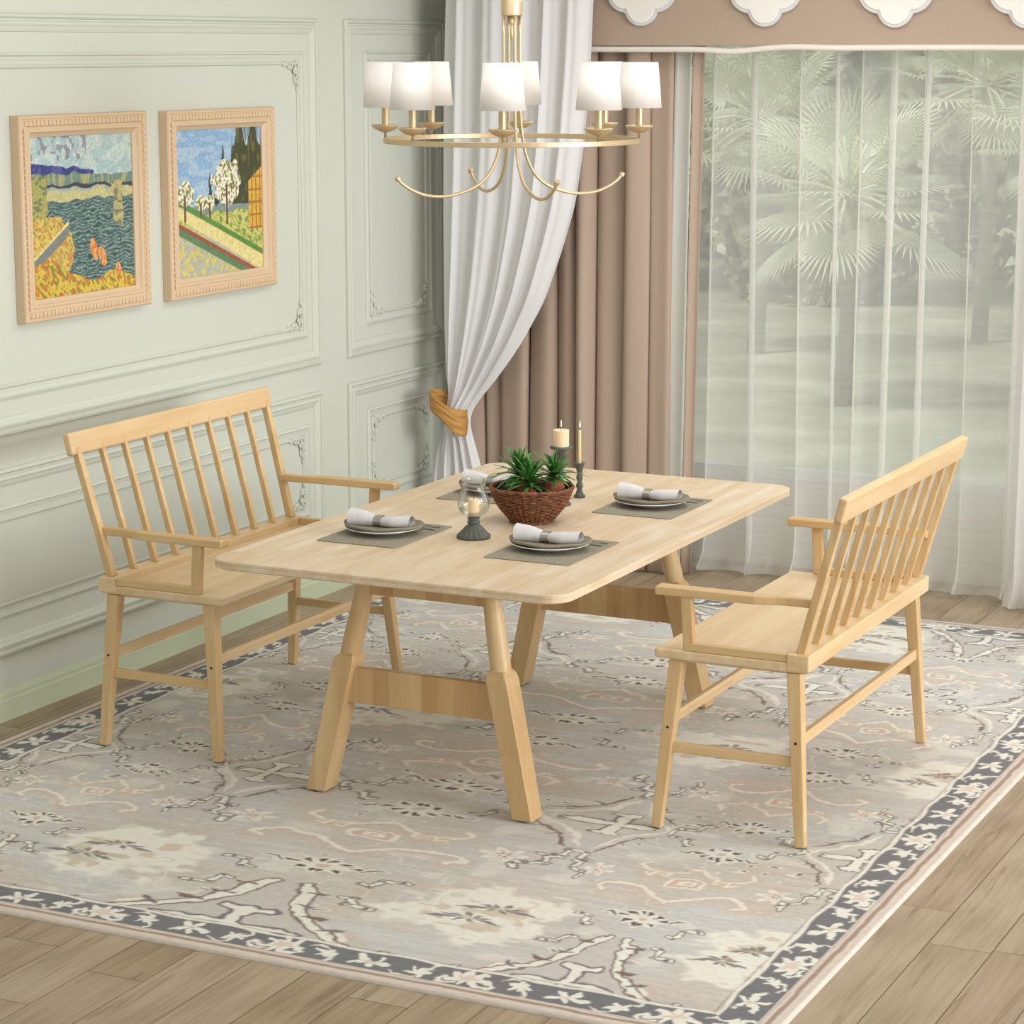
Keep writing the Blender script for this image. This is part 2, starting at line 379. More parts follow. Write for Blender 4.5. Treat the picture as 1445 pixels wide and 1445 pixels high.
# ---------------------------------------------------------------- rug (pattern kept as a colour per pile point)
RX0, RX1, RY0, RY1 = -1.57, 1.55, -2.0, 2.31
def build_rug():
    nx, ny = 700, 800
    # denser rows towards the near edge
    t = np.linspace(0, 1, ny); ys = RY0 + (RY1 - RY0) * (.62 * t + .38 * t ** 2)
    xs = np.linspace(RX0, RX1, nx)
    X, Y = np.meshgrid(xs, ys); X = X.astype(np.float32); Y = Y.astype(np.float32)
    r = np.random.RandomState(3)
    def vnoise(X, Y, sc, seed, sy=None):
        rr = np.random.RandomState(seed); G = rr.rand(128, 128).astype(np.float32)
        a = (X + 20) * sc; b_ = (Y + 20) * (sy or sc)
        ia = np.floor(a).astype(int); ib = np.floor(b_).astype(int); fa = a - ia; fb_ = b_ - ib
        fa = fa * fa * (3 - 2 * fa); fb_ = fb_ * fb_ * (3 - 2 * fb_)
        g = lambda i, j: G[i % 128, j % 128]
        return (g(ia, ib) * (1 - fa) + g(ia + 1, ib) * fa) * (1 - fb_) + (g(ia, ib + 1) * (1 - fa) + g(ia + 1, ib + 1) * fa) * fb_
    w1 = vnoise(X, Y, 16, 1) - .5; w2 = vnoise(X, Y, 16, 2) - .5; w3 = vnoise(X, Y, 42, 3) - .5; w4 = vnoise(X, Y, 42, 4) - .5
    w5 = vnoise(X, Y, 95, 41) - .5; w6 = vnoise(X, Y, 95, 42) - .5
    Xw = X + .016 * w1 + .014 * w3 + .006 * w5; Yw = Y + .014 * w2 + .011 * w4 + .005 * w6
    # ground
    n1 = vnoise(X, Y, 2.6, 5); n2 = vnoise(X, Y, 5.5, 6, 9); n3 = vnoise(X, Y, 3.2, 7); st = vnoise(X, Y, 5, 9, 90)
    def C(c): return np.array(lin(c), np.float32)
    blue, beige, warm = C((197, 198, 195)), C((196, 192, 187)), C((200, 186, 172))
    cream, dark, brown = C((232, 227, 217)), C((92, 84, 80)), C((136, 114, 102))
    slate = C((114, 114, 117)); tan = C((204, 186, 166)); pink = C((206, 180, 164)); sage = C((196, 194, 176))
    a = np.clip((n1 * .6 + n2 * .4 - .36) * 3.2, 0, 1)[..., None]; col = blue * (1 - a) + beige * a
    a = np.clip((n3 - .62) * 3, 0, .40)[..., None]; col = col * (1 - a) + warm * a
    col = col * (.93 + .14 * st[..., None])
    # folded cell coordinates
    ax = np.abs(Xw - 0.01); side = ax > .6
    hw = np.where(side, .37, .60); cxx = np.where(side, .97, 0.0)
    p_un = (ax - cxx) / hw * .42
    p = np.abs(p_un); v = (Yw + .62) / .84; v = np.abs(((v + 1) % 2) - 1) * .84
    p = np.where(p > .42, .84 - p, p)
    def paint(mask, c, k=1.0):
        nonlocal col
        m = np.clip(mask, 0, 1)[..., None] * k; col = col * (1 - m) + c * m
    def seg(px, py, pts, wid):
        """signed-ish distance to a polyline with widths"""
        d = np.full(px.shape, 9., np.float32)
        for i in range(len(pts) - 1):
            x0, y0 = pts[i]; x1, y1 = pts[i + 1]; dx, dy = x1 - x0, y1 - y0; q = dx * dx + dy * dy + 1e-9
            tt = np.clip(((px - x0) * dx + (py - y0) * dy) / q, 0, 1)
            wa = wid[i] if isinstance(wid, (list, tuple)) else wid; wb_ = wid[i + 1] if isinstance(wid, (list, tuple)) else wid
            dd = np.sqrt((px - x0 - tt * dx) ** 2 + (py - y0 - tt * dy) ** 2) - (wa + (wb_ - wa) * tt)
            d = np.minimum(d, dd)
        return d
    soft = .0030
    def S(d, w=0): return np.clip(.5 - (d - w) / (2 * soft), 0, 1)
    def stroke(px, py, pts, wid, c, ol=None, olw=.004, k=1.):
        d = seg(px, py, pts, wid)
        if ol is not None: paint(S(d, olw), ol)
        paint(S(d), c, k)
    field = (np.abs(X + .0) < 1.37) & (Y > -1.83) & (Y < 2.13)
    bl = vnoise(X, Y, 9, 51, 15); paint(np.clip((bl - .70) * 9, 0, 1), cream, .38); paint(np.clip((.26 - bl) * 9, 0, 1), tan, .40)
    ct = vnoise(X + .02 * w1, Y + .02 * w2, 7, 52, 11); paint(S(np.abs(ct - .55), .010) * (vnoise(X, Y, 4, 53) > .52), cream, .55)
    # medallion
    me_ = np.sqrt(((p - .42) / .185) ** 2 + ((v - .84) / .19) ** 2) + .55 * (vnoise(X, Y, 11, 11) - .5) + .35 * (vnoise(X, Y, 30, 12) - .5)
    me_ = me_ + .30 * (vnoise(X, Y, 24, 13, 60) - .5)
    paint(np.clip((1.16 - me_) * 4.5, 0, 1), cream, .93)
    mot = vnoise(X, Y, 15, 14, 26); inn = np.clip((.8 - me_) * 9, 0, 1)
    paint(inn * np.clip((mot - .64) * 12, 0, 1), tan, .8)
    paint(inn * np.clip((vnoise(X, Y, 13, 15, 24) - .70) * 12, 0, 1), sage, .8)
    # unfolded medallion leaves
    for cx_ in (-.60, .61, 1.33, -1.33):
        for cy_ in (-1.46, .22, 1.90):
            for (ox, oy, fl_) in ((0, .05, 1), (-.05, -.05, -1)):
                lx = (Xw - cx_ - ox) * fl_; ly = Yw - cy_ - oy; s_ = 1.25 if abs(cx_) < 1 else .8
                for ang, ln, wd, cc in ((200, .10, .010, slate), (168, .06, .007, brown), (-15, .11, .010, slate), (12, .07, .007, slate), (-60, .05, .009, slate), (70, .05, .011, brown), (130, .04, .008, brown), (240, .05, .007, brown)):
                    e = (cos(radians(ang)) * ln * s_, sin(radians(ang)) * ln * .8)
                    stroke(lx, ly, [(e[0] * .15, e[1] * .15), (e[0] * .6, e[1] * .6), e], [.002, wd, .0005], cc, k=.92)
    # scroll arms around the eye, with a warm shade beside
    for pts, wd in (([(0, .56), (.05, .515), (.10, .475), (.17, .455), (.225, .475), (.24, .51), (.21, .53)], .008),
                    ([(0, .265), (.04, .305), (.09, .340), (.15, .335), (.185, .30), (.17, .265)], .0075),
                    ([(.075, .33), (.08, .365), (.105, .36)], .005), ([(.12, .34), (.125, .37), (.15, .36)], .005)):
        d = seg(p, v - .012, pts, wd)
        paint(np.clip((.035 - d) / .035, 0, 1) * .55 * (d > -1), tan if wd < .0078 else pink)
        stroke(p, v, pts, wd, cream, k=.9)
    # eye
    e = np.maximum(np.abs(p) / .062, np.abs(v - .40) / .038) * .6 + np.sqrt((p / .062) ** 2 + ((v - .40) / .038) ** 2) * .4
    paint(np.clip((1.5 - e) * 3, 0, 1), sage, .5)
    paint(S((e - 1) * .04), cream); paint(S((e - .78) * .04), pink); paint(S((e - .42) * .04), cream); paint(S((e - .2) * .04), tan)
    spk = vnoise(X, Y, 34, 61, 46); zone = np.clip((.16 - np.abs(v - .16)) * 12, 0, 1) * (p < .30) + np.clip((.07 - np.abs(v - .66)) * 14, 0, 1) * (p < .2) * (vnoise(X, Y, 3.5, 62) > .4)
    zone = zone * (vnoise(X, Y, 7, 63) > .45)
    paint(np.clip((spk - .72) * 14, 0, 1) * zone, cream, .85); paint(np.clip((spk - .84) * 16, 0, 1) * zone, dark, .85)
    # small flowers
    ang = np.arctan2(v - .39, p - .29); rr = np.sqrt((p - .29) ** 2 + (v - .39) ** 2)
    paint(S(rr, .040 + .016 * np.cos(6 * ang)), cream, .9); paint(S(rr, .022 + .012 * np.cos(6 * ang)), pink, .6); paint(S(rr, .009 + .010 * np.cos(6 * ang)), brown, .9); paint(S(rr, .006), cream)
    # dark specked star clusters on the eye axis
    for c0, sg in ((.13, 1), (.70, -1)):
        qy = (v - c0) * sg; ang = np.arctan2(qy, p); rr = np.sqrt(p ** 2 + qy ** 2)
        paint(S(rr, .050 + .020 * np.cos(8 * ang)), cream, .75); paint(S(rr, .014), tan)
        for a0, r0, r1, wd in ((10, .05, .105, .008), (38, .035, .066, .009), (78, .03, .058, .009), (-35, .035, .066, .009), (-75, .03, .056, .009)):
            e1 = (cos(radians(a0)) * r0, sin(radians(a0)) * r0); e2 = (cos(radians(a0 - 8)) * r1, sin(radians(a0 - 8)) * r1)
            stroke(p, qy, [e1, ((e1[0] + e2[0]) / 2, (e1[1] + e2[1]) / 2 + .006), e2], [.002, wd, .001], dark, cream, .006)
        stroke(p, qy, [(.085, .0), (.11, .028), (.135, .02)], [.003, .005, .002], dark, cream, .006)
    # squiggling vines
    def vine(x0, y0, x1, y1, amp, waves, n=26):
        L_ = sqrt((x1 - x0) ** 2 + (y1 - y0) ** 2); tx_, ty_ = (x1 - x0) / L_, (y1 - y0) / L_
        out = []
        for i in range(n):
            t = i / (n - 1); o = amp * sin(waves * 2 * pi * t) * (1 - .3 * t); b_ = .35 * amp * sin(2 * waves * 2 * pi * t + .6)
            out.append((x0 + tx_ * (L_ * t + b_) - ty_ * o, y0 + ty_ * (L_ * t + b_) + tx_ * o))
        return out
    for pts, dots in ((vine(.115, .095, .225, .012, .024, 1.6), 3), (vine(.42, .270, .365, .345, .020, 1.2, 16), 1),
                (vine(.400, .345, .330, .465, .026, 1.6), 3), (vine(.12, .79, .20, .715, .020, 1.3), 2)):
        stroke(p, v, pts, .0066, cream, dark, .0050)
        for q in pts[4:-2:max(3, len(pts) // (dots + 1))]:
            d = np.sqrt((p - q[0]) ** 2 + (v - q[1]) ** 2); paint(S(d, .0062), dark)
    # diamond brackets with the cross inside
    d = np.abs(p - .42) / .19 + v / .26
    paint(np.clip((1.0 - d) * 10, 0, 1), beige * .98, .6)
    for pts, hk in (([(.235, .0), (.26, .035), (.32, .075), (.365, .13), (.385, .19), (.40, .235)], 1),):
        stroke(p, v, pts, [.004, .007, .006, .008, .009, .003], cream, k=.8)
        o = [(a_ - .026, b_ + .022) for a_, b_ in pts]
        stroke(p, v, o[1:], [.001, .005, .0035, .006, .002], brown * .8)
        for (a_, b_) in ((o[2], (o[2][0] - .03, o[2][1] + .012)), (o[3], (o[3][0] - .022, o[3][1] + .022))): stroke(p, v, [a_, b_], [.004, .002], brown * .8)
    stroke(p, v, [(.42, 0), (.35, .004), (.29, .010)], [.010, .017, .002], cream, dark, .0065)
    stroke(p, v, [(.42, 0), (.42, .05), (.42, .085)], [.012, .014, .018], cream, dark, .0065)
    stroke(p, v, [(.42, .075), (.395, .09)], [.008, .011], cream, dark, .0055)
    stroke(p, v, [(.42, 0), (.35, .004), (.29, .010)], [.007, .012, .001], cream)
    stroke(p, v, [(.42, 0), (.42, .05), (.42, .085)], [.010, .012, .016], cream)
    # half diamonds springing from the front and back borders
    for yb_, sg in ((-1.83, 1), (2.13, -1)):
        t_ = (Yw - yb_) * sg; near = t_ < .42
        q = np.abs(p_un)
        ins = (q < (.20 - t_ * .42)) & near & (t_ < .37)
        paint(ins.astype(np.float32), beige)
        for pts, wd in (([(.245, .0), (.17, .06), (.105, .14), (.07, .22), (.055, .30), (.03, .355)], [.010, .012, .011, .014, .016, .010]),):
            dd = seg(q, t_, pts, wd); msk = near
            paint(S(dd, .007) * msk, brown * .75); paint(S(dd, .0) * msk, cream)
            for i_, (du, dv, sz) in enumerate(((.05, .02, .010), (.06, .0, .012), (.045, -.01, .006), (.045, .0, .008))):
                b0 = pts[min(i_ + 1, 5)]
                stroke(np.where(msk, q, 9), t_, [b0, (b0[0] + du * .7, b0[1] + dv), (b0[0] + du, b0[1] + dv + .01)], [.004, sz, .002], slate if i_ % 2 == 0 else brown * .8)
        for pts, wd in (([(0, .0), (0, .07), (0, .125)], [.014, .013, .022]), ([(0, .12), (.045, .135)], [.010, .013]), ([(0, .012), (.09, .012), (.15, .006)], [.010, .015, .003])):
            stroke(np.where(near, q, 9), t_, pts, wd, cream, slate, .011)
        for pts, wd in (([(0, .0), (0, .07), (0, .125)], [.012, .011, .020]),): stroke(np.where(near, q, 9), t_, pts, wd, cream)
    # border
    dx = np.minimum(X - RX0, RX1 - X); dy = np.minimum(Y - RY0, RY1 - Y); dist = np.minimum(dx, dy)
    horiz = dy < dx; s_ = np.where(horiz, X, Y)
    dw = dist + .006 * (vnoise(X, Y, 20, 21) - .5)
    
    paint((dist < .166).astype(np.float32), slate)
    paint(S(np.abs(dw - .176), .0022), brown, .7)
    bandm = ((dw > .056) & (dw < .168)).astype(np.float32)
    tb = dist - .109; per = .54
    sn = s_ + np.where(horiz, .05, .11)
    wx_ = (Xw - X) * 1.2; wy_ = (Yw - Y) * 1.2; mask = bandm
    def at_(off): return (((sn / per + off) % 1) - .5) * per + wx_ + wy_ * .4, tb + wy_ - wx_ * .4
    a1, b1 = at_(0); ang = np.arctan2(b1, a1); rr = np.sqrt((a1 / 1.3) ** 2 + b1 ** 2)   # palmette
    paint(S(rr, .040 + .012 * np.cos(7 * ang)) * mask, cream); paint(S(rr, .020 + .006 * np.cos(5 * ang)) * mask, pink, .6)
    for sg in (-1, 1):
        paint(S(seg(a1 * sg, b1, [(.03, -.040), (.062, -.044), (.078, -.022), (.066, -.006), (.055, -.016)], .0065)) * mask, cream)
    for off, fl_ in ((.25, 1), (.75, -1)):                                                # curling leaves
        a2, b2 = at_(off); b2 = b2 * fl_; ang = np.arctan2(b2, a2); rr = np.sqrt((a2 / 1.1) ** 2 + (b2 + .006) ** 2)
        paint(S(rr, .023 + .009 * np.cos(5 * ang + 1)) * mask, cream)
        paint(S(seg(a2, b2, [(.0, .0), (.028, .018), (.036, .040), (.02, .052)], [.006, .006, .005, .003])) * mask, cream)
        paint(S(seg(a2, b2, [(-.0, -.03), (-.03, -.044), (-.056, -.030)], [.003, .005, .002])) * mask, cream)
    a3, b3 = at_(.5); ang = np.arctan2(b3, a3); rr = np.sqrt((a3 / 1.5) ** 2 + b3 ** 2)   # star leaf
    paint(S(rr, .028 + .017 * np.cos(5 * ang + .5)) * mask, cream); paint(S(rr, .009) * mask, tan, .7)
    wl = .166 + .005 * np.sin(sn * 4 * pi / per) + .004 * (vnoise(X, Y, 26, 33) - .5)
    paint(S(np.abs(dist - wl), .0055), cream)
    paint((dist < .060).astype(np.float32), C((212, 201, 190))); paint(S(np.abs(dw - .056), .002), brown, .5)
    paint(S(np.abs(dw - .036), .007), C((150, 122, 104)), .85); paint(S(np.abs(dw - .012), .006), C((206, 192, 182)), .7)
    col = np.minimum(col * (1.08 + .08 * vnoise(X, Y, 60, 30)[..., None]), .86)
    # relief and rounded edge
    Z = -.0075 * np.clip(1 - dist / .007, 0, 1) ** 2 + .0006 * vnoise(X, Y, 90, 31) - .0006
    n = nx * ny
    co = np.stack([X, Y, Z], -1).reshape(-1, 3)
    idx = np.arange(n).reshape(ny, nx)
    q = np.stack([idx[:-1, :-1], idx[:-1, 1:], idx[1:, 1:], idx[1:, :-1]], -1).reshape(-1, 4)
    # skirt
    ring = np.concatenate([idx[0, :], idx[1:, -1], idx[-1, -2::-1], idx[-2:0:-1, 0]]); k_ = len(ring)
    low = co[ring].copy(); low[:, 2] = FZ
    co = np.concatenate([co, low]); a_ = np.arange(k_); bq = np.stack([ring, n + a_, n + (a_ + 1) % k_, ring[(a_ + 1) % k_]], -1)
    q = np.concatenate([q, bq]).astype(np.int32)
    me = bpy.data.meshes.new('area_rug'); me.vertices.add(len(co)); me.vertices.foreach_set('co', co.astype(np.float32).ravel())
    me.loops.add(len(q) * 4); me.loops.foreach_set('vertex_index', q.ravel())
    me.polygons.add(len(q)); me.polygons.foreach_set('loop_start', np.arange(len(q), dtype=np.int32) * 4)
    try: me.polygons.foreach_set('loop_total', np.full(len(q), 4, np.int32))
    except Exception: pass
    me.polygons.foreach_set('use_smooth', np.ones(len(q), bool))
    me.update(calc_edges=True)
    cc = np.concatenate([col.reshape(-1, 3), col.reshape(-1, 3)[ring]]); cc = np.concatenate([cc, np.ones((len(cc), 1))], 1)
    at_ = me.color_attributes.new('pile', 'FLOAT_COLOR', 'POINT'); at_.data.foreach_set('color', cc.astype(np.float32).ravel())
    m = mat('wool_pile', (190, 182, 172), .95, 0, .1); nd, L, b = nodes(m)
    at2 = N(m, 'ShaderNodeAttribute', attribute_name='pile'); tc = N(m, 'ShaderNodeTexCoord')
    fn = noise(m, vmath(m, 'MULTIPLY', tc.outputs['Object'], (30, 190, 1)), 1, 3, .6)
    fn2 = noise(m, tc.outputs['Object'], 420, 2, .6)
    g_ = ramp(m, fn, [(.3, (236, 236, 236)), (.7, (255, 255, 255))])
    L.new(mixc(m, 1., at2.outputs['Color'], g_, 'MULTIPLY'), b.inputs['Base Color']); bump(m, fn2, .35, .002)
    b.inputs['Sheen Weight'].default_value = .1
    me.materials.append(m)
    o = link('area_rug', me)
    tag(o, 'large grey and cream patterned area rug with slate border under the table', 'rug')
build_rug()

# ---------------------------------------------------------------- dining table
T = empty('dining_table', (0, 0, 0), 'large light maple dining table with rounded corners and splayed legs', 'table')
def rrect(hx, hy, r, n=8):
    pts = []
    for cx, cy, a0 in ((hx - r, hy - r, 0), (-hx + r, hy - r, 90), (-hx + r, -hy + r, 180), (hx - r, -hy + r, 270)):
        for k in range(n + 1):
            a = radians(a0 + 90 * k / n); pts.append((cx + r * cos(a), cy + r * sin(a)))
    return pts
tb = MB(); pr = rrect(.583, .965, .075, 10); n = len(pr)
lv = [(-.010, .7215, 1), (0, .727, 0), (0, .7385, 0), (-.0015, .7392, 0), (-.0015, .7402, 0), (0, .741, 0), (0, .748, 0), (-.002, .75, 0)]
v = []
for (ins, z, _) in lv:
    for x, y in pr:
        v.append((x * (1 + ins / .583), y * (1 + ins / .965), z))
f = [(k * n + i, k * n + (i + 1) % n, (k + 1) * n + (i + 1) % n, (k + 1) * n + i) for k in range(len(lv) - 1) for i in range(n)]
f += [tuple(reversed(range(n))), tuple((len(lv) - 1) * n + i for i in range(n))]
tb.add(v, f); tb.build('tabletop', M['top'], T)
def table_leg(sx, sy):
    foot = Vector((sx * .35, sy * .70, .006)); sh = Vector((sx * .253, sy * .68, .44)); top = Vector((sx * .198, sy * .648, .7215))
    mb = MB(); d = (sh - foot).normalized()
    # block, arched shoulders
    wx_, wy_ = .069, .084
    prof = [(0, .92, .9), (.012, .94, .94), (.5, .97, .97), (.86, 1.0, 1.0), (.93, 1.0, 1.0), (.965, .93, .97), (.99, .78, .86), (1.005, .6, .7)]
    v = []; ax_ = Vector((1, 0, 0)); ay = Vector((0, 1, 0))
    for t, kx, ky in prof:
        c = foot + (sh - foot) * t; ch = .05
        hx, hy = wx_ / 2 * kx, wy_ / 2 * ky; c1, c2 = hx * ch, hy * ch
        for a, b_ in ((hx, -hy + c2), (hx, hy - c2), (hx - c1, hy), (-hx + c1, hy), (-hx, hy - c2), (-hx, -hy + c2), (-hx + c1, -hy), (hx - c1, -hy)):
            v.append(c + ax_ * a + ay * b_)
    k_ = len(prof)
    f = [(j * 8 + i, j * 8 + (i + 1) % 8, (j + 1) * 8 + (i + 1) % 8, (j + 1) * 8 + i) for j in range(k_ - 1) for i in range(8)] + [tuple(reversed(range(8))), tuple((k_ - 1) * 8 + i for i in range(8))]
    mb.add(v, f)
    # turned upper part
    a = foot + (sh - foot) * .965
    rr = [(0, .0315), (.04, .0315), (.12, .0315), (.35, .0305), (.7, .0275), (1, .025)]
    mb.tube([a + (top - a) * t for t, _ in rr], [r for _, r in rr], 24)
    lg = mb.build('leg', M['leg'], T, bevel=.0015)
    for p_ in lg.data.polygons:
        if p_.index >= len(f): p_.use_smooth = True
    MB().lathe([(.017, 0), (.019, .001), (.019, .006)], 20, (foot.x, foot.y, 0)).build('foot_pad', M['leg'], lg)
for sx in (-1, 1):
    for sy in (-1, 1): table_leg(sx, sy)
for sy in (-1, 1):
    y = sy * .688; mb = MB()
    za, zb = .288, .398
    xa = .35 - (.35 - .253) * za / .44 - .020; xb = .35 - (.35 - .253) * zb / .44 - .020
    mb.prism([(-xa, za), (xa, za), (xb, zb), (-xb, zb)], y - .014, y + .014, 'y'); mb.build('stretcher', M['board'], T, bevel=.002)
    MB().box(-.205, .205, sy * .652 - .017, sy * .652 + .017, .622, .7225).build('apron', M['board'], T, bevel=.002)

# ---------------------------------------------------------------- benches
def make_bench():
    B = empty('spindle_bench', (.935, 0, 0), None, None)
    # local x: +x is the back.  seat front -.232 .. back .232
    mb = MB(); mb.prism([(-.232, -.585), (-.228, -.590), (.232, -.590), (.232, .590), (-.228, .590), (-.232, .585)], .508, .536)
    mb.build('seat', M['bseat'], B, bevel=.006, seg=3)
    MB().box(-.19, .215, -.565, .565, .498, .509).build('seat_batten', M['bseat'], B, bevel=.002)
    MB().box(.172, .238, -.592, .592, .512, .562).build('back_sill', M['by'], B, bevel=.004)
    for sy in (-1, 1):
        for (fx, fy, tx, ty) in ((-.212, .600, -.170, .555), (.228, .595, .190, .562)):
            mb = MB(); mb.bar((fx, sy * fy, .003), (tx, sy * ty, .505), .028, .030, .044, .042, side=(0, 1, 0))
            lg = mb.build('leg', M['bz'], B, bevel=.003)
            t = .305 / .505; sx_ = fx + (tx - fx) * t; syy = fy + (ty - fy) * t
            MB().tube([(sx_, sy * (syy + .016), .305), (sx_, sy * (syy + .0205), .305)], .004, 10).build('screw', M['screw'], lg)
        # side stretcher
        MB().bar((-.190, sy * .578, .245), (.208, sy * .578, .245), .016, .030, side=(0, 1, 0)).build('side_stretcher', M['bx'], B, bevel=.003)
        # corner stile
        MB().bar((.205, sy * .560, .560), (.318, sy * .578, .975), .030, .026, .024, .024, side=(0, 1, 0)).build('corner_post', M['bz'], B, bevel=.003)
        # arm rest with jog near the post
        ya = .574; pts = [(-.232, 0, .050), (-.12, 0, .050), (.03, 0, .048), (.07, .002, .045), (.10, .010, .040), (.13, .020, .033), (.16, .025, .029), (.240, .025, .028)]
        out = []; inn_ = []
        for (x, o_, w_) in pts: out.append((x, sy * (ya + .018 - o_))); inn_.append((x, sy * (ya + .018 - o_ - w_)))
        poly = out + inn_[::-1]
        MB().prism(poly, .694, .720).build('armrest', M['bx'], B, bevel=.005, seg=3)
        MB().bar((-.128, sy * .574, .536), (-.138, sy * .574, .695), .024, .032, .024, .034, side=(0, 1, 0)).build('arm_post', M['bz'], B, bevel=.003)
        MB().box(-.145, .172, sy * .574 - .013, sy * .574 + .013, .536, .560).build('arm_rail', M['bx'], B, bevel=.003)
    for (x, z) in ((-.187, .325), (.205, .305)):
        MB().bar((x, -.572, z), (x, .572, z), .018, .034, side=(1, 0, 0)).build('long_stretcher', M['by'], B, bevel=.003)
    for k in range(8):
        y = -.560 + 1.12 * (k + 1) / 9; y2 = y * 1.02
        MB().bar((.205, y, .560), (.317, y2, .972), .019, .021, .017, .019, side=(0, 1, 0)).build('spindle', M['bz'], B, bevel=.002)
    MB().bar((.326, -.612, .988), (.326, .612, .988), .028, .074, side=Vector((cos(radians(14)), 0, -sin(radians(14))))).build('top_rail', M['by'], B, bevel=.008, seg=3)
    return B
BR = make_bench()
tag(BR, 'light wood spindle bench with arms on the right side of the table', 'bench', 'spindle benches at the table')
BL = copy_tree(BR); BL.location = (-1.0, 0, 0); BL.rotation_euler = (0, 0, pi)
tag(BL, 'light wood spindle bench with arms between the green wall and the table', 'bench', 'spindle benches at the table')

# ---------------------------------------------------------------- curtains
def px(x, y, Y):
    """point of the drapery plane Y seen in direction (x, y) of the survey sketch"""
    yw, pt = radians(25.8588), radians(10.8206)
    fw = Vector((-sin(yw) * cos(pt), cos(yw) * cos(pt), -sin(pt))); rt = Vector((cos(yw), sin(yw), 0)); up = rt.cross(fw)
    r_ = fw * FPX + rt * (x - 722.5) + up * (722.5 - y); return CAM_LOC + r_ * ((Y - CAM_LOC.y) / r_.y)
def interp(tab, z):
    """tab sorted by z descending"""
    for (z0, a), (z1, b_) in zip(tab, tab[1:]):
        if z >= z1: t = (z0 - z) / (z0 - z1) if z0 != z1 else 0; t = max(0, min(1, t)); return a + (b_ - a) * t
    return tab[-1][1]
# main taupe curtain
def taupe():
    root = empty('taupe_curtain', (-1.0, 2.66, 0), 'heavy taupe curtain hanging in deep folds left of the window', 'curtain')
    xs = []; nfold = 9; x0, x1 = -1.56, -.585
    edges = [x0, -1.47, -1.375, -1.25, -1.13, -1.02, -.925, -.80, -.69, x1]
    rr = random.Random(5)
    nu = 9 * 22 + 1
    def fn(u, v):
        z = FZ + .012 + 2.44 * v; s = u * 9; i = min(int(s), 8); t = s - i
        sway = .010 * sin(i * 2.1 + z * 1.1)
        wob = [0 if k in (0, 9) else .012 * sin(k * 1.7 + z * .9) for k in range(10)]
        a, b_ = edges[i] + wob[i], edges[i + 1] + wob[i + 1]
        th = t * pi
        x = a + (b_ - a) * (.5 - .5 * cos(th)) - .022 * sin(2 * th) * 0
        dep = .055 + .018 * sin(i * 2.7 + 1)
        y = 2.70 - dep * (sin(th) ** .75 * 1.0) - .012 * sin(2 * th + i) + sway
        return (x - (-1.0), y - 2.66, z)
    MB().grid(fn, nu, 26).build('curtain_panel', M['brown'], root, smooth=True, solid=.003)
    def band(xa_t, xb_t, xa_b, xb_b, ymul, name, m_):
        def fb_(u, v):
            z = FZ + .012 + 2.44 * v; t = v
            xa = xa_b + (xa_t - xa_b) * t; xb = xb_b + (xb_t - xb_b) * t
            return (xa + (xb - xa) * u + 1.0, 2.675 + ymul * u + .010 * sin(u * pi) - 2.66, z)
        MB().grid(fb_, 8, 14).build(name, m_, root, smooth=True, solid=.003)
    band(-.575, -.497, -.61, -.525, -.012, 'pale_border_band', M['band'])
    band(-.497, -.452, -.525, -.485, .02, 'leading_edge', M['brown'])
taupe()
# sheer curtains
def sheer_panel(name, xa, xb, yc, nf, seed, m_, label, amp=.020, dep=.045, over=.5, overlap=1.0):
    rr = random.Random(seed)
    w = [rr.uniform(.6, 1.5) for _ in range(nf)]; tot = sum(w); cum = [0]
    for a in w: cum.append(cum[-1] + a / tot)
    ph = [rr.uniform(0, 6.28) for _ in range(nf)]
    dp = [rr.uniform(.6, 1.25) for _ in range(nf)]; lean = [rr.uniform(-.03, .03) for _ in range(nf + 1)]
    per = 20
    def fn(u, v):
        z = FZ + .006 + (CZ - .05) * v; s = u * nf; i = min(int(s), nf - 1); t = s - i
        low = max(0, 1 - z / 2.2)
        a = xa + (xb - xa) * cum[i] + lean[i] * low; b_ = xa + (xb - xa) * cum[i + 1] + lean[i + 1] * low
        th = t * 2 * pi
        # the cloth runs back on itself at each pleat
        x = a + (b_ - a) * t + overlap * (b_ - a) * sin(th) * .5 * (.8 + .2 * sin(ph[i])) * .6
        y = yc + dep * dp[i] * cos(th) * (.6 + .4 * low) * (1 if True else 0) - dep * dp[i] * (.6 + .4 * low) + dep * .8
        if z < .16: y -= (.16 - z) ** 2 * 3.2 * (.6 + .5 * sin(ph[i] + th))
        return (x, y, z + (.012 * (1 + sin(th + ph[i])) if v == 0 else 0))
    o = MB().grid(fn, nf * per + 1, 34).build(name, m_, None, smooth=True)
    if name == 'sheer_curtain':
        for i in range(nf):
            for tt in (.339, .661):
                if rr.random() < .12: continue
                w_ = rr.choice((.0022, .0030, .0045))
                sm = MB().grid(lambda u, v: tuple(a_ + b_ for a_, b_ in zip(fn((i + tt) / nf, v), ((u - .5) * w_ * 2, -.0025, 0))), 3, 34)
                sm.build('bright_fold_strip', M['bright_fold'], o, smooth=True)  # added strip imitating the bright line on a fold, no sewn part
    return tag(o, label, 'curtain')
sheer_panel('sheer_curtain', -.545, 1.95, 2.815, 15, 12, M['sheer'], 'long see-through white sheer curtain pleated across the garden window')
sheer_panel('side_drape', .885, 1.85, 2.66, 8, 5, M['sheer2'], 'dense white drape hanging at the right end of the window', dep=.03)

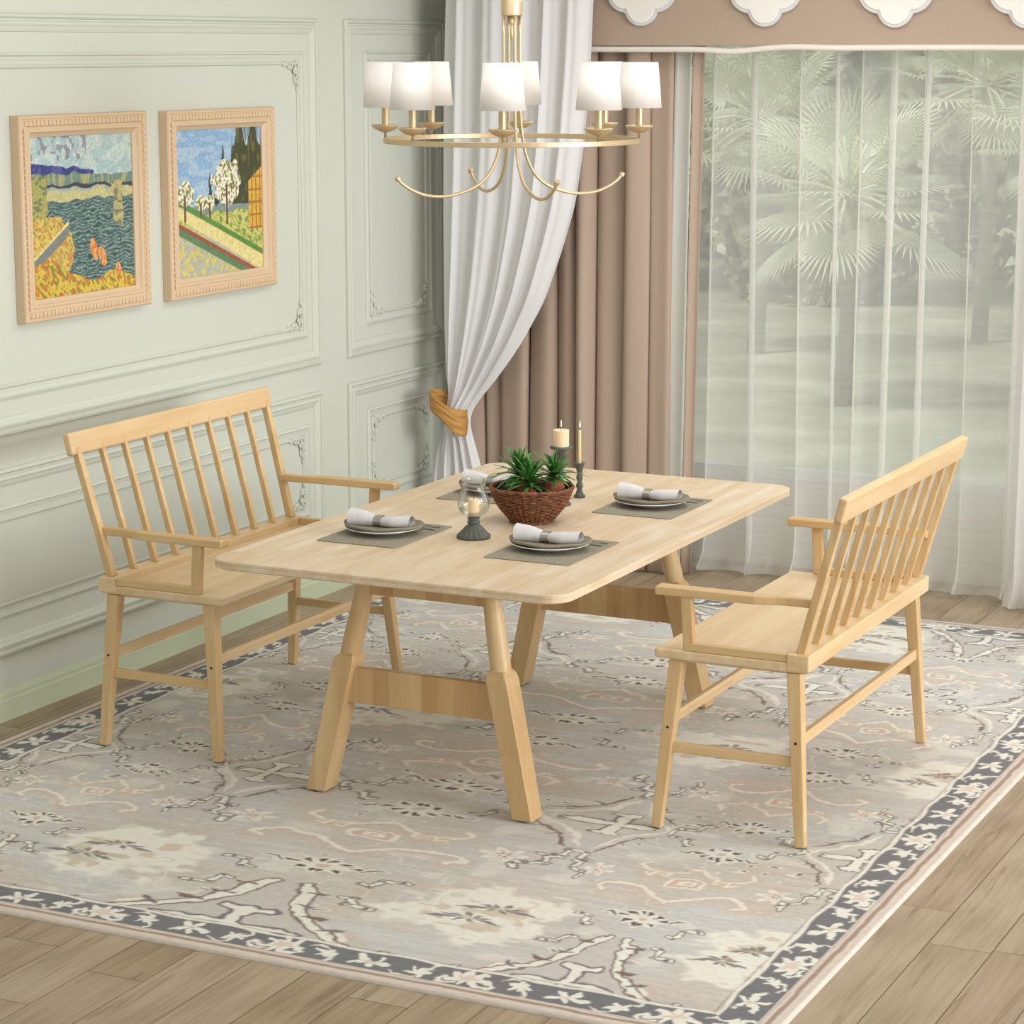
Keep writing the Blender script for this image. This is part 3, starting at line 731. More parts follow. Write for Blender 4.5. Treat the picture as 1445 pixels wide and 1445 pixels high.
# valance board with cord and quatrefoils
V = empty('window_valance', (0, 2.56, 2.2), 'flat taupe valance with a white cord along its lower edge above the window', 'valance')
MB().box(-1.50, 1.95, -.012, .012, .045, CZ - 2.2 - .01).build('valance_board', M['brown'], V, bevel=.003)
MB().box(-1.50, 1.95, .012, .06, CZ - 2.2 - .05, CZ - 2.2 - .02).build('top_board', M['brown'], V)
def hemz(x):
    return .034 + .004 * sin(x * 2.3) - .010 * math.exp(-((x + .28) / .10) ** 2) + .006 * math.exp(-((x + .02) / .12) ** 2)
pts = [(x, -.006, hemz(x)) for x in np.linspace(-1.50, 1.95, 90)]
hm = MB()
for a in range(len(pts)):
    pass
v = []; ring_ = [(-.012, -.011), (.010, -.011), (.014, 0), (.010, .012), (-.012, .012), (-.017, 0)]
for (x, y, z) in pts:
    for dy, dz in ring_: v.append((x, y + dy, z + dz))
n = 6; f = [(i * n + k, i * n + (k + 1) % n, (i + 1) * n + (k + 1) % n, (i + 1) * n + k) for i in range(len(pts) - 1) for k in range(n)] + [tuple(range(n)), tuple((len(pts) - 1) * n + k for k in reversed(range(n)))]
hm.add(v, f); hm.build('hem_cord', M['hem'], V, smooth=True)
def quatre(r, off, n=96):
    pts = []
    for k in range(n):
        a = 2 * pi * k / n; best = 0
        for j in range(4):
            b_ = j * pi / 2; d = a - b_; rj = r * (1.17 if j % 2 == 0 else 1); cx = off * cos(d); q = rj * rj - (off * sin(d)) ** 2
            if q > 0 and cx + sqrt(q) > best: best = cx + sqrt(q)
        pts.append((best * cos(a), best * sin(a)))
    return pts
mw = mat('plaque_white', (236, 234, 229), .5); mr = mat('plaque_rim', (212, 212, 214), .5)
names = {906: 'white quatrefoil plaque on the valance beside the tied drape', 1081: 'white quatrefoil plaque on the valance, second from the tied drape', 1265: 'white quatrefoil plaque on the valance, third from the tied drape', 1452: 'white quatrefoil plaque on the valance cut by the right edge of the photo'}
for xx, lab in names.items():
    p = px(xx, -12, 2.54)
    Q = empty('quatrefoil_plaque', (p.x, 2.5465, p.z), lab, 'plaque', 'quatrefoil plaques on the valance')
    MB().prism(quatre(.073, .067), -.022, 0, 'y').build('plaque_rim', mr, Q, bevel=.004)
    MB().prism(quatre(.061, .067), -.028, -.020, 'y').build('plaque_face', mw, Q, bevel=.004)

# tied white drape
def drape():
    root = empty('tied_drape', (-1.5, 2.46, 0), 'white floor-length drape pulled to the green wall by a golden tieback', 'curtain')
    YD = 2.46
    def tabs(pts): return sorted([(px(x, y, YD).z, px(x, y, YD).x) for x, y in pts], reverse=True)
    Lt = tabs([(628, 0), (625, 120), (624, 300), (625, 440), (628, 530), (633, 560), (628, 600), (618, 625), (611, 660), (608, 690)])
    Rt = tabs([(834, 0), (830, 90), (821, 200), (808, 290), (790, 352), (765, 425), (730, 490), (695, 540), (668, 572), (660, 590), (664, 610), (672, 640), (680, 672), (686, 700)])
    zt = Lt[0][0]; Lt = [(CZ, Lt[0][1])] + Lt + [(FZ, -1.66)]; Rt = [(CZ, Rt[0][1] + .03)] + Rt + [(FZ, -1.36)]
    nf = 5; zk = .66
    def smooth_i(tab, z): return sum(interp(tab, z + d) for d in (-.05, -.025, 0, .025, .05)) / 5
    def fn(u, v):
        z = FZ + .006 + (CZ - .03) * v
        a, b_ = smooth_i(Lt, z), smooth_i(Rt, z); w = b_ - a
        uu = u ** .92
        x = a + w * uu; pinch = math.exp(-((z - zk) / .10) ** 2)
        A = (.008 + .008 * min(1, abs(z - zk) / .5)) * (1 - .45 * pinch)
        th = u * nf * 2 * pi + .7 * sin(u * 9) + .25 * sin(z * 2 + u * 5)
        y = YD + A * (cos(th) + .40 * cos(2.3 * th + 1 + z)) - .05 * pinch * sin(pi * u) - .025 * sin(pi * u)
        if z < .1: y += 0
        return (x + .006 * sin(th) + 1.5, y - 2.46, z)
    MB().grid(fn, nf * 40 + 1, 110).build('drape_cloth', M['white_cl'], root, smooth=True, solid=.002)
    # satin tieback wrapping the pinch, sloping down to the right
    Tb = empty('satin_tieback', (-1.58, 2.45, .64), 'golden satin tieback wrapped round the white drape', 'tieback')
    pc = px(641, 573, 2.45)
    def ft(u, v):
        a = 2 * pi * u; rx = .080 + .003 * sin(3 * a); ry = .072
        x = rx * cos(a); y = -ry * sin(a)
        slope = -.62 * x; h = .078 + .034 * max(0, x / .078) + .005 * sin(2 * a)
        z = slope + (v - .62) * h + .003 * sin(5 * a)
        bulge = .006 * sin(pi * v) + .003 * sin(16 * v + 3 * a) + .002 * sin(27 * v - 2 * a)
        return (pc.x + x * (1 + bulge * 8) + 1.58, y * (1 + bulge * 8) - .050, pc.z + z - .64)
    MB().grid(ft, 72, 26).build('satin_band', M['goldsatin'], Tb, smooth=True, solid=.004)
drape()

# ---------------------------------------------------------------- framed pictures
def painted(name, hw, hh, paintfn, parent, x):
    nu, nv = 230, 210
    u, v = np.meshgrid(np.linspace(0, 1, nu), np.linspace(0, 1, nv)); u = u.astype(np.float32); v = v.astype(np.float32)
    def vn(a, b_, seed):
        G = np.random.RandomState(seed).rand(97, 89).astype(np.float32); ia = np.floor(a).astype(int); ib = np.floor(b_).astype(int); fa = a - ia; fb_ = b_ - ib
        fa = fa * fa * (3 - 2 * fa); fb_ = fb_ * fb_ * (3 - 2 * fb_); g = lambda i, j: G[i % 97, j % 89]
        return (g(ia, ib) * (1 - fa) + g(ia + 1, ib) * fa) * (1 - fb_) + (g(ia, ib + 1) * (1 - fa) + g(ia + 1, ib + 1) * fa) * fb_
    col = paintfn(u, v, vn)
    co = np.stack([np.full_like(u, x), (u * 2 - 1) * hw, (v * 2 - 1) * hh], -1).reshape(-1, 3)
    idx = np.arange(nu * nv).reshape(nv, nu); q = np.stack([idx[:-1, :-1], idx[:-1, 1:], idx[1:, 1:], idx[1:, :-1]], -1).reshape(-1, 4)
    me = bpy.data.meshes.new(name); me.from_pydata(co.tolist(), [], q.tolist()); me.update()
    a = me.color_attributes.new('paint', 'FLOAT_COLOR', 'POINT'); cc = np.concatenate([col.reshape(-1, 3), np.ones((nu * nv, 1))], 1); a.data.foreach_set('color', cc.astype(np.float32).ravel())
    m = mat(name + '_paint', (200, 200, 200), .45); at_ = N(m, 'ShaderNodeAttribute', attribute_name='paint'); m.node_tree.links.new(at_.outputs['Color'], nodes(m)[2].inputs['Base Color'])
    tc = N(m, 'ShaderNodeTexCoord'); bump(m, noise(m, tc.outputs['Object'], 90, 3), .3, .002)
    me.materials.append(m); o = link(name, me, parent)
    md = o.modifiers.new('solid', 'SOLIDIFY'); md.thickness = .003
    return o
def mk(c): return np.array(lin(c), np.float32)
def river(u, v, vn):
    col = np.zeros(u.shape + (3,), np.float32); w = (vn(u * 14, v * 14, 1) - .5) * .03
    def P(mask, c, k=1):
        m = np.clip(mask, 0, 1)[..., None] * k; col[:] = col * (1 - m) + mk(c) * m
    P(np.ones_like(u), (166, 190, 192)); P(vn(u * 18, v * 26, 2) > .5, (196, 208, 200), .7); P((vn(u * 40, v * 30, 3) > .62) & (u < .55) & (v > .85), (132, 124, 140), .8)
    P((v + w < .84 - .09 * u) & (u < .62), (52, 58, 122)); P(((v + w < .84 - .09 * u) & (u < .62)) & (vn(u * 40, v * 30, 4) > .6), (84, 88, 150), .8)
    P(v + w < .775 - .03 * u, (108, 136, 128)); P((v + w < .775 - .03 * u) & (vn(u * 50, v * 8, 5) > .6), (176, 172, 110), .7)
    P(v + w < .705 - .02 * u, (58, 60, 62)); P(v + w < .685 - .02 * u, (160, 172, 168)); P((v + w < .66) & (vn(u * 12, v * 4, 6) > .4), (196, 188, 120), .8)
    P(v + w < .60, (92, 120, 116)); rip = np.sin(v * 260 + 10 * vn(u * 20, v * 20, 7)) + 1.5 * (vn(u * 60, v * 90, 8) - .5)
    P((v + w < .60) & (rip > .45), (46, 66, 72), .9); P((v + w < .58) & (rip < -.75), (150, 170, 158), .7)
    c = (u + w > .80) & (u + w < .90) & (v < .70) & (v > .44 - (u - .8) * .5); P(c, (178, 170, 118)); P(c & (vn(u * 30, v * 50, 9) > .6), (110, 104, 84), .8)
    c = (u + w < .16) & (v < .76) & (v > .3); P(c, (164, 160, 90)); P(c & (vn(u * 30, v * 60, 10) > .55), (96, 110, 84), .8)
    bank = u + 2 * w < .38 - .9 * (v - .28) ** 2 - .55 * np.clip(v - .40, 0, 1)
    P(bank & (v < .5), (206, 182, 92)); st = vn(u * 70 + v * 50, v * 30 - u * 20, 11); P(bank & (v < .5) & (st > .6), (186, 120, 58), .8); P(bank & (v < .5) & (st < .25), (120, 118, 66), .8)
    d = np.abs((v - .20) - (u) * .62); P((d < .045) & (u < .36), (120, 126, 124)); P((np.abs((v - .235) - u * .62) < .012) & (u < .36), (214, 200, 130))
    b2 = v + 2 * w < .155 + .07 * np.sin(u * 7 + .5) - .10 * (u > .72) * (u - .72) / .2; P(b2, (206, 180, 72)); P(b2 & (st > .58), (120, 108, 50), .8); P(b2 & (vn(u * 40, v * 40, 12) > .7), (196, 112, 48), .8)
    for (a, b_, r) in ((.60, .27, .075), (.68, .22, .07), (.84, .12, .055)):
        m = ((u - a) + .3 * (v - b_)) ** 2 / (r * .5) ** 2 + ((v - b_) - .2 * (u - a)) ** 2 / r ** 2 < 1; P(m, (204, 118, 62)); P(m & (vn(u * 60, v * 60, 13) > .5), (226, 176, 110), .8)
    return col * (.82 + .36 * vn(u * 90, v * 90, 14))[..., None]
def orchard(u, v, vn):
    col = np.zeros(u.shape + (3,), np.float32); w = (vn(u * 14, v * 14, 21) - .5) * .04
    def P(mask, c, k=1):
        m = np.clip(mask, 0, 1)[..., None] * k; col[:] = col * (1 - m) + mk(c) * m
    P(np.ones_like(u), (140, 174, 208)); P(vn(u * 10, v * 30, 22) > .55, (176, 198, 214), .6)
    rr = np.random.RandomState(6)
    for i in range(16):
        a = rr.rand() * .75 if i < 8 else .5 + rr.rand() * .5; h = .55 + rr.rand() * .3 + (.12 if a > .5 else 0); wd = .012 + rr.rand() * .014
        P((np.abs(u + w * .5 - a) < wd * np.clip((h - v) * 6, 0, 1)) & (v > .42), (50, 66, 44))
    P((u + w > .66) & (v > .45) & (v < .97 - .1 * np.sin(u * 40)), (64, 68, 40)); P((u + w > .66) & (v > .45) & (vn(u * 60, v * 14, 23) > .6), (112, 104, 52), .7)
    P(v + w < .47, (128, 146, 140)); P(v + w < .42, (170, 180, 90)); st = vn(u * 50 + v * 40, v * 50 - u * 20, 24); P((v + w < .42) & (st > .55), (206, 196, 120), .8); P((v + w < .42) & (st < .3), (96, 132, 66), .8)
    P((v < .4 - .35 * u) & (v + w < .35), (176, 178, 160)); P((v < .4 - .35 * u) & (vn(u * 30, v * 30, 25) > .6), (210, 196, 100), .8)
    d = v - (.44 - .42 * (u - .05)); P((np.abs(d) < .04 + .02 * u), (220, 208, 142)); P((np.abs(d + .09) < .018), (150, 84, 60)); P((np.abs(d + .13) < .025), (92, 128, 90)); P((np.abs(d - .07) < .02), (88, 134, 60))
    c = (u > .84) & (v < .70 - (.97 - u) * .6) & (v > .28); P(c, (214, 170, 66)); P(c & ((np.sin(u * 130) > .8) | (np.sin(v * 70) > .85)), (150, 90, 48), .8)
    for (a, b_, r, k) in ((.58, .62, .19, 1), (.10, .56, .12, 1), (.28, .50, .07, 0), (.38, .50, .07, 0)):
        m = ((u - a) / r) ** 2 + ((v - b_) / (r * .85)) ** 2 + (vn(u * 22, v * 22, 26) - .5) < .85; s_ = vn(u * 75, v * 75, 27)
        P(m, (150, 150, 96) if k else (170, 170, 90)); P(m & (s_ > .45), (232, 228, 206)); P(m & (s_ < .25), (112, 100, 70), .8)
        P((np.abs(u - a) < .012) & (v < b_) & (v > b_ - r * 1.5), (104, 74, 56))
    return col * (.82 + .36 * vn(u * 90, v * 90, 28))[..., None]
mfr = mat('painted_frame', (216, 190, 158), .5)
def frame(yc, zc, fn, cname, label):
    F = empty('framed_picture', (WX, yc, zc), label, 'picture', 'pictures on the green wall')
    hw, hh = .372, .345
    # mitred profile: (inset, height)
    pr_ = [(0, .001), (0, .034), (.004, .040), (.010, .041), (.012, .037), (.016, .037), (.020, .041), (.030, .043), (.036, .041), (.038, .036), (.044, .036), (.048, .040), (.054, .040), (.060, .032), (.068, .025), (.073, .022), (.074, .014)]
    mb = MB(); n = len(pr_); v = []
    for sy, sz in ((-1, -1), (1, -1), (1, 1), (-1, 1)):
        for a, h in pr_: v.append((h, sy * (hw - a), sz * (hh - a)))
    mb.add(v, [(k * n + i, k * n + i + 1, ((k + 1) % 4) * n + i + 1, ((k + 1) % 4) * n + i) for k in range(4) for i in range(n - 1)])
    # gadroon ribs along the outer bead
    for sz in (-1, 1):
        m_ = 32
        for k in range(m_):
            y = -hw + .022 + (2 * hw - .044) * (k + .5) / m_; mb.box(.036, .0455, y - .0082, y + .0082, sz * (hh - .026) - .0085, sz * (hh - .026) + .0085)
    for sy in (-1, 1):
        m_ = 28
        for k in range(m_):
            z = -hh + .040 + (2 * hh - .080) * (k + .5) / m_; mb.box(.036, .0455, sy * (hw - .026) - .0085, sy * (hw - .026) + .0085, z - .0082, z + .0082)
    mb.build('frame', mfr, F, bevel=.0012, seg=1)
    painted(cname, hw - .073, hh - .073, fn, F, .016)
    return F
frame(.06, 1.672, river, 'river_canvas', 'square ornate cream frame with a blue and yellow river landscape, nearer the left edge')
frame(.934, 1.668, orchard, 'orchard_canvas', 'square ornate cream frame with a blossoming orchard landscape, nearer the tied drape')

# ---------------------------------------------------------------- chandelier
def chandelier():
    CX, CY = -.040, 0.0
    R = empty('chandelier', (CX, CY, 1.955), 'golden ring chandelier with eight white lampshades hanging over the table', 'chandelier')
    g = M['gold']; z0 = 1.955
    yaw = radians(25.8588)
    ringp = [(.397 * cos(2 * pi * k / 96), .397 * sin(2 * pi * k / 96)) for k in range(96)]
    mb = MB(); v = []
    sec = [(-.004, -.008), (.004, -.008), (.004, .008), (-.004, .008)]
    for k in range(96):
        a = 2 * pi * k / 96
        for dr, dz in sec: v.append(((.397 + dr) * cos(a), (.397 + dr) * sin(a), dz))
    mb.add(v, [(k * 4 + i, k * 4 + (i + 1) % 4, ((k + 1) % 96) * 4 + (i + 1) % 4, ((k + 1) % 96) * 4 + i) for k in range(96) for i in range(4)])
    mb.build('ring', g, R, bevel=.0015)
    zc = 2.335 - z0
    MB().lathe([(.006, zc + .055), (.016, zc + .054), (.032, zc + .050), (.033, zc + .046), (.033, zc + .004), (.030, zc), (.006, zc)], 40, cap=False).build('collar', g, R, smooth=False)
    MB().lathe([(.001, zc + .055), (.014, zc + .057), (.026, zc + .070), (.028, zc + .085), (.024, zc + .100), (.010, zc + .112), (.007, zc + .12), (.007, CZ - z0 - .05), (.007, CZ - z0 - .02)], 24).build('stem', g, R, smooth=True)
    MB().lathe([(.001, CZ - z0 - .045), (.02, CZ - z0 - .045), (.055, CZ - z0 - .02), (.06, CZ - z0 - .004), (.06, CZ - z0)], 32).build('ceiling_canopy', g, R, smooth=True)
    MB().lathe([(.001, zc - .075), (.004, zc - .068), (.0055, zc - .055), (.0045, zc - .035), (.0035, zc - .030), (.006, zc - .024), (.008, zc - .018), (.005, zc - .010), (.006, zc)], 16).build('finial', g, R, smooth=True)
    for k in range(4):
        a = radians(21 + 90 * k) + yaw
        prof = [(.027, zc), (.027, .20), (.028, .09), (.033, .03), (.046, -.04), (.070, -.095), (.105, -.132), (.150, -.154), (.200, -.167), (.245, -.170), (.290, -.164), (.330, -.149), (.360, -.130), (.375, -.114)]
        # smooth
        pts = []
        for i in range(len(prof) - 1):
            p0 = prof[max(i - 1, 0)]; p1 = prof[i]; p2 = prof[i + 1]; p3 = prof[min(i + 2, len(prof) - 1)]
            for t in (0, .33, .66):
                q = [.5 * ((2 * p1[j]) + (-p0[j] + p2[j]) * t + (2 * p0[j] - 5 * p1[j] + 4 * p2[j] - p3[j]) * t * t + (-p0[j] + 3 * p1[j] - 3 * p2[j] + p3[j]) * t ** 3) for j in (0, 1)]
                pts.append((q[0] * cos(a), q[0] * sin(a), q[1]))
        pts.append((prof[-1][0] * cos(a), prof[-1][0] * sin(a), prof[-1][1]))
        am = MB().tube(pts, .0052, 10).build('arm', g, R, smooth=True)
        e = pts[-1]; MB().tube([(e[0] * .995, e[1] * .995, e[2] - .003), (e[0] * 1.012, e[1] * 1.012, e[2] + .006)], .009, 14).build('arm_cap', g, am)
    msh = fabric('shade_linen', (250, 248, 246), (248, 245, 242), 500, .8, .35, .05)
    mbulb = mat('bulb_glow', (255, 240, 220), .5); nodes(mbulb)[2].inputs['Emission Color'].default_value = (1, .86, .68, 1); nodes(mbulb)[2].inputs['Emission Strength'].default_value = 2.6
    for k in range(8):
        a = radians(-4 + 45 * k) + yaw; x, y = .397 * cos(a), .397 * sin(a)
        h = MB().lathe([(.004, .006), (.004, .022), (.008, .024), (.020, .027), (.035, .034), (.043, .044), (.043, .047), (.034, .040), (.015, .034), (.001, .034)], 32, (x, y, 0)).build('drip_cup', g, R, smooth=True)
        MB().lathe([(.0115, .036), (.0115, .130), (.009, .135)], 20, (x, y, 0)).build('candle_sleeve', g, h, smooth=False)
        MB().lathe([(.069, .101), (.0565, .240)], 48, (x, y, 0), cap=False).build('lampshade', msh, h, smooth=True, solid=.0015)
        MB().lathe([(.001, .135), (.010, .14), (.016, .16), (.012, .18), (.001, .192)], 16, (x, y, 0)).build('bulb', mbulb, h, smooth=True)
chandelier()

# ---------------------------------------------------------------- table setting
TZ = .7502
def napkin_mesh(mb):
    L_ = .205
    def fn(u, v):
        a = 2 * pi * v; x = (u - .5) * L_
        t = abs(u - .47) / .5; r = .0140 + .012 * min(t, .5) * 1.6 + (.004 if u < .3 else 0) * (.3 - u) / .3
        if abs(u - .47) < .06: r = .0145
        rz = r * (.85 if u > .5 else 1.05)
        return (x, r * 1.15 * cos(a) + .004 * sin(8 * u), rz * sin(a) + .006 * max(0, .4 - u) / .4 + .001 * sin(3 * a + 9 * u))
    mb.grid(fn, 30, 25)
    # rolled ends as spirals
    for sgn in (-1, 1):
        u_ = 0 if sgn < 0 else 1
        xe = sgn * L_ / 2
        pts = []; R0 = .0275 if sgn < 0 else .0235
        for k in range(40):
            t = k / 39; a = 5.2 * pi * t; r = R0 * (1 - .9 * t); pts.append((xe + sgn * (-.004 + .003 * t), r * 1.1 * cos(a), r * .92 * sin(a) + (.006 if sgn < 0 else 0)))
        for k in range(39):
            p, q = pts[k], pts[k + 1]; mb.add([p, q, (q[0] - sgn * .03, q[1], q[2]), (p[0] - sgn * .03, p[1], p[2])], [(0, 1, 2, 3)])
places = [(-.287, -.394, 'nearest the hurricane candle on its left', 'left front'), (.287, -.394, 'at the front right corner of the table', 'right front'), (.287, .394, 'at the far right of the table', 'right back'), (-.287, .394, 'behind the hurricane candle', 'left back')]
where = {'left front': 'at the front left seat', 'right front': 'at the front right seat', 'right back': 'at the far right seat', 'left back': 'behind the hurricane candle'}
proto = None
def setting(x, y, key):
    w = where[key]; out = []
    me = MB().prism(rrect(.140, .189, .008, 3), 0, .003); o = me.build('placemat', M['mat'], None, bevel=.001, loc=(x, y, TZ)); out.append(tag(o, 'taupe woven placemat ' + w, 'placemat', 'placemats on the table'))
    px_, py_ = x - .010, y + .006
    pl = MB().lathe([(.001, .004), (.055, .0), (.060, .001), (.075, .006), (.100, .013), (.120, .019), (.121, .021), (.118, .0215), (.098, .016), (.072, .009), (.055, .006), (.001, .006)], 64).build('plate', M['china'], None, smooth=True, loc=(px_, py_, TZ + .0032)); out.append(tag(pl, 'white round plate ' + w, 'plate', 'white plates on the placemats'))
    # folded khaki cloth, half-moon shaped over the plate
    zc = TZ + .0032 + .0215
    cl = MB()
    def fc(u, v):
        a = 2 * pi * u; r = .123 * v * (1 + .02 * cos(4 * a)); cut = 1.0
        xx = r * cos(a); yy = r * sin(a) * .93
        if yy > .075: yy = .075 + (yy - .075) * .2
        z = .010 * (r / .118) ** 2 - .006
        return (xx, yy, z + .0012 * sin(6 * a) * v)
    cl.grid(fc, 65, 10)
    cl.grid(lambda u, v: tuple(a_ + b_ for a_, b_ in zip(fc(u, v), (0, -.002, .006))), 65, 10)
    cl.tube([fc(k / 64, 1) [:2] + (fc(k / 64, 1)[2] + .003,) for k in range(64)], .0042, 8, closed=True)
    cb_ = cl.build('folded_cloth', M['cloth'], None, smooth=True, loc=(px_, py_ + .002, zc)); out.append(tag(cb_, 'khaki folded cloth lying on the white plate ' + w, 'cloth', 'khaki cloths on the plates'))
    mb = MB(); napkin_mesh(mb); zn = zc + .020
    nk = mb.build('rolled_napkin', M['napkin'], None, smooth=True, loc=(px_ + .006, py_ - .026, zn)); out.append(tag(nk, 'white rolled napkin in a silver ring ' + w, 'napkin', 'rolled napkins on the plates'))
    nk.rotation_euler = (0, 0, radians(4))
    rg_ = MB()
    prr = []
    for k in range(48):
        a = 2 * pi * k / 48
        for dr, dx_ in ((0, -.012), (.0016, -.012), (.0016, .012), (0, .012)):
            prr.append((dx_ + .003 * sin(a), (.0182 + dr) * cos(a), (.0160 + dr) * sin(a)))
    rg_.add(prr, [(k * 4 + i, k * 4 + (i + 1) % 4, ((k + 1) % 48) * 4 + (i + 1) % 4, ((k + 1) % 48) * 4 + i) for k in range(48) for i in range(4)])
    ro = rg_.build('napkin_ring', M['silver'], None, smooth=False, loc=(px_ - .001, py_ - .027, zn)); ro.rotation_euler = (0, 0, radians(4)); out.append(tag(ro, 'silver ring round the white napkin ' + w, 'napkin ring', 'silver napkin rings'))
    # cutlery lying behind the plate, handles to the right
    for i, (nm, yy, ang) in enumerate((('fork', .136, 4), ('knife', .108, -2))):
        mb = MB(); n_ = 24
        def half(t):
            if nm == 'fork': return (.0025 + .0035 * max(0, (t - .75) / .25) if t > .35 else (.003 if t > .28 else .009))
            return .003 + .003 * t if t > .45 else .008 * min(1, t * 6 + .2)
        v = []
        for k in range(n_ + 1):
            t = k / n_; hw = half(t); xx = -.075 + .19 * t; z = .002 + .004 * sin(pi * t)
            v += [(xx, -hw, z), (xx, hw, z), (xx, hw, z + .002), (xx, -hw, z + .002)]
        mb.add(v, [(k * 4 + i_, k * 4 + (i_ + 1) % 4, (k + 1) * 4 + (i_ + 1) % 4, (k + 1) * 4 + i_) for k in range(n_) for i_ in range(4)] + [(3, 2, 1, 0), (n_ * 4, n_ * 4 + 1, n_ * 4 + 2, n_ * 4 + 3)])
        co_ = mb.build(nm, M['silver'], None, loc=(x + .005, y + yy, TZ + .0030)); co_.rotation_euler = (0, 0, radians(ang))
        out.append(tag(co_, 'silver %s on the placemat beside the plate %s' % (nm, w), nm, nm + 's on the placemats'))
    return out
first = None
for (x, y, _, key) in places:
    if first is None: first = setting(x, y, key); fx, fy = x, y; fkey = key
    else:
        for o in first:
            c_ = o.copy(); COL.objects.link(c_); c_.location = (o.location.x + x - fx, o.location.y + y - fy, o.location.z)
            c_['label'] = o['label'].replace(where[fkey], where[key])

# hurricane candle
def hurricane():
    x, y = -.012, -.328
    H = empty('hurricane_lamp', (x, y, TZ), 'clear glass hurricane candle holder on a fluted grey-green foot, front of the basket', 'candle holder')
    prof = [(.052, 0), (.053, .004), (.051, .010), (.045, .014), (.034, .026), (.026, .036), (.017, .042), (.018, .045), (.0205, .048), (.020, .052), (.016, .055), (.0165, .058), (.0195, .060), (.0195, .064), (.012, .065), (.001, .062)]
    MB().lathe(prof, 96, flute=lambda a, j: 1 + (.11 * abs(sin(8 * a)) - .07 if 2 <= j <= 5 else 0)).build('fluted_foot', M['pewter'], H, smooth=True)
    g = bpy.data.materials.new('clear_glass'); g.use_nodes = True; nd, L, b = nodes(g)
    tr = N(g, 'ShaderNodeBsdfTransparent'); tr.inputs[0].default_value = (.995, 1, .995, 1); gs = N(g, 'ShaderNodeBsdfGlossy'); gs.inputs[1].default_value = .03
    fr = N(g, 'ShaderNodeFresnel'); fr.inputs[0].default_value = 1.5; mx = N(g, 'ShaderNodeMixShader')
    L.new(math_(g, 'MULTIPLY', fr.outputs[0], .45), mx.inputs[0]); L.new(tr.outputs[0], mx.inputs[1]); L.new(gs.outputs[0], mx.inputs[2]); L.new(mx.outputs[0], nd['Material Output'].inputs[0])
    gp = [(.012, .066), (.024, .069), (.038, .078), (.047, .092), (.0500, .106), (.048, .120), (.042, .138), (.036, .154), (.0335, .168), (.0345, .180), (.0365, .187)]
    MB().lathe(gp, 48, cap=False).build('glass_chimney', g, H, smooth=True, solid=.0022)
    mb = MB()
    for k in range(20):
        a = 2 * pi * k / 20
        mb.lathe([(.001, -.0012), (.0014, 0), (.001, .0012)], 6, (.0350 * cos(a), .0350 * sin(a), .166))
    mb.build('etched_dots', M['silver'], H)
    cdl = empty('pillar_candle', (x, y, TZ + .068), 'short cream pillar candle inside the glass hurricane', 'candle')
    MB().lathe([(.0155, 0), (.0175, .003), (.0175, .053), (.0160, .0555), (.010, .054), (.001, .053)], 32).build('wax', M['wax'], cdl, smooth=False, bevel=.001)
    MB().tube([(0, 0, .052), (.0005, 0, .060), (.0015, 0, .066)], .0011, 6).build('wick', M['wick'], cdl)
hurricane()

# candle stands behind the basket
mfl = mat('flame', (255, 235, 200), .5); nodes(mfl)[2].inputs['Emission Color'].default_value = (1, .9, .74, 1); nodes(mfl)[2].inputs['Emission Strength'].default_value = 1.6
def stand(name, x, y, prof, label):
    o = MB().lathe(prof, 40).build(name, M['pewter'], None, smooth=True, loc=(x, y, TZ)); return tag(o, label, 'candlestick')
def candle(x, y, z, r, h, m_, label, fl_=.02):
    c = empty('taper_candle' if r < .01 else 'pillar_candle', (x, y, z), label, 'candle')
    MB().lathe([(r * .97, 0), (r, .002), (r * (1 if r > .01 else .8), h - .002), (r * (.93 if r > .01 else .6), h), (r * .4, h - .002), (.0005, h - .002)], 32).build('wax', m_, c, smooth=(r < .01))
    MB().tube([(0, 0, h - .003), (0, 0, h + .004), (.001, 0, h + .008)], .0009, 6).build('wick', M['wick'], c)
    MB().lathe([(.0003, 0), (.0016, .006), (.0018, .012), (.0012, .018), (.0002, .026)], 10, (.0005, 0, h + .007)).build('flame', mfl, c, smooth=True)
sx_, sy_ = .000, .290
stand('candle_stand', sx_, sy_, [(.034, 0), (.035, .004), (.030, .010), (.016, .018), (.010, .030), (.012, .045), (.009, .055), (.013, .072), (.009, .090), (.008, .120), (.011, .135), (.008, .150), (.010, .160), (.018, .183), (.036, .189), (.038, .195), (.030, .196), (.001, .193)], 'tall grey-green candle stand with a dish, mostly hidden behind the basket')
candle(sx_, sy_, TZ + .196, .0265, .056, M['wax'], 'thick cream pillar candle on the tall stand behind the basket')
tx, ty = .0, .440
stand('candlestick', tx, ty, [(.0185, 0), (.0195, .004), (.018, .009), (.013, .013), (.011, .020), (.008, .028), (.012, .038), (.012, .043), (.008, .052), (.0085, .058), (.0115, .066), (.0105, .074), (.008, .082), (.010, .090), (.013, .105), (.0185, .116), (.0190, .119), (.008, .118), (.001, .115)], 'turned grey-green candlestick holding the thin taper at the right of the basket')
candle(tx, ty, TZ + .117, .0055, .112, M['wax_tall'], 'thin tall pale yellow taper candle in the turned candlestick')

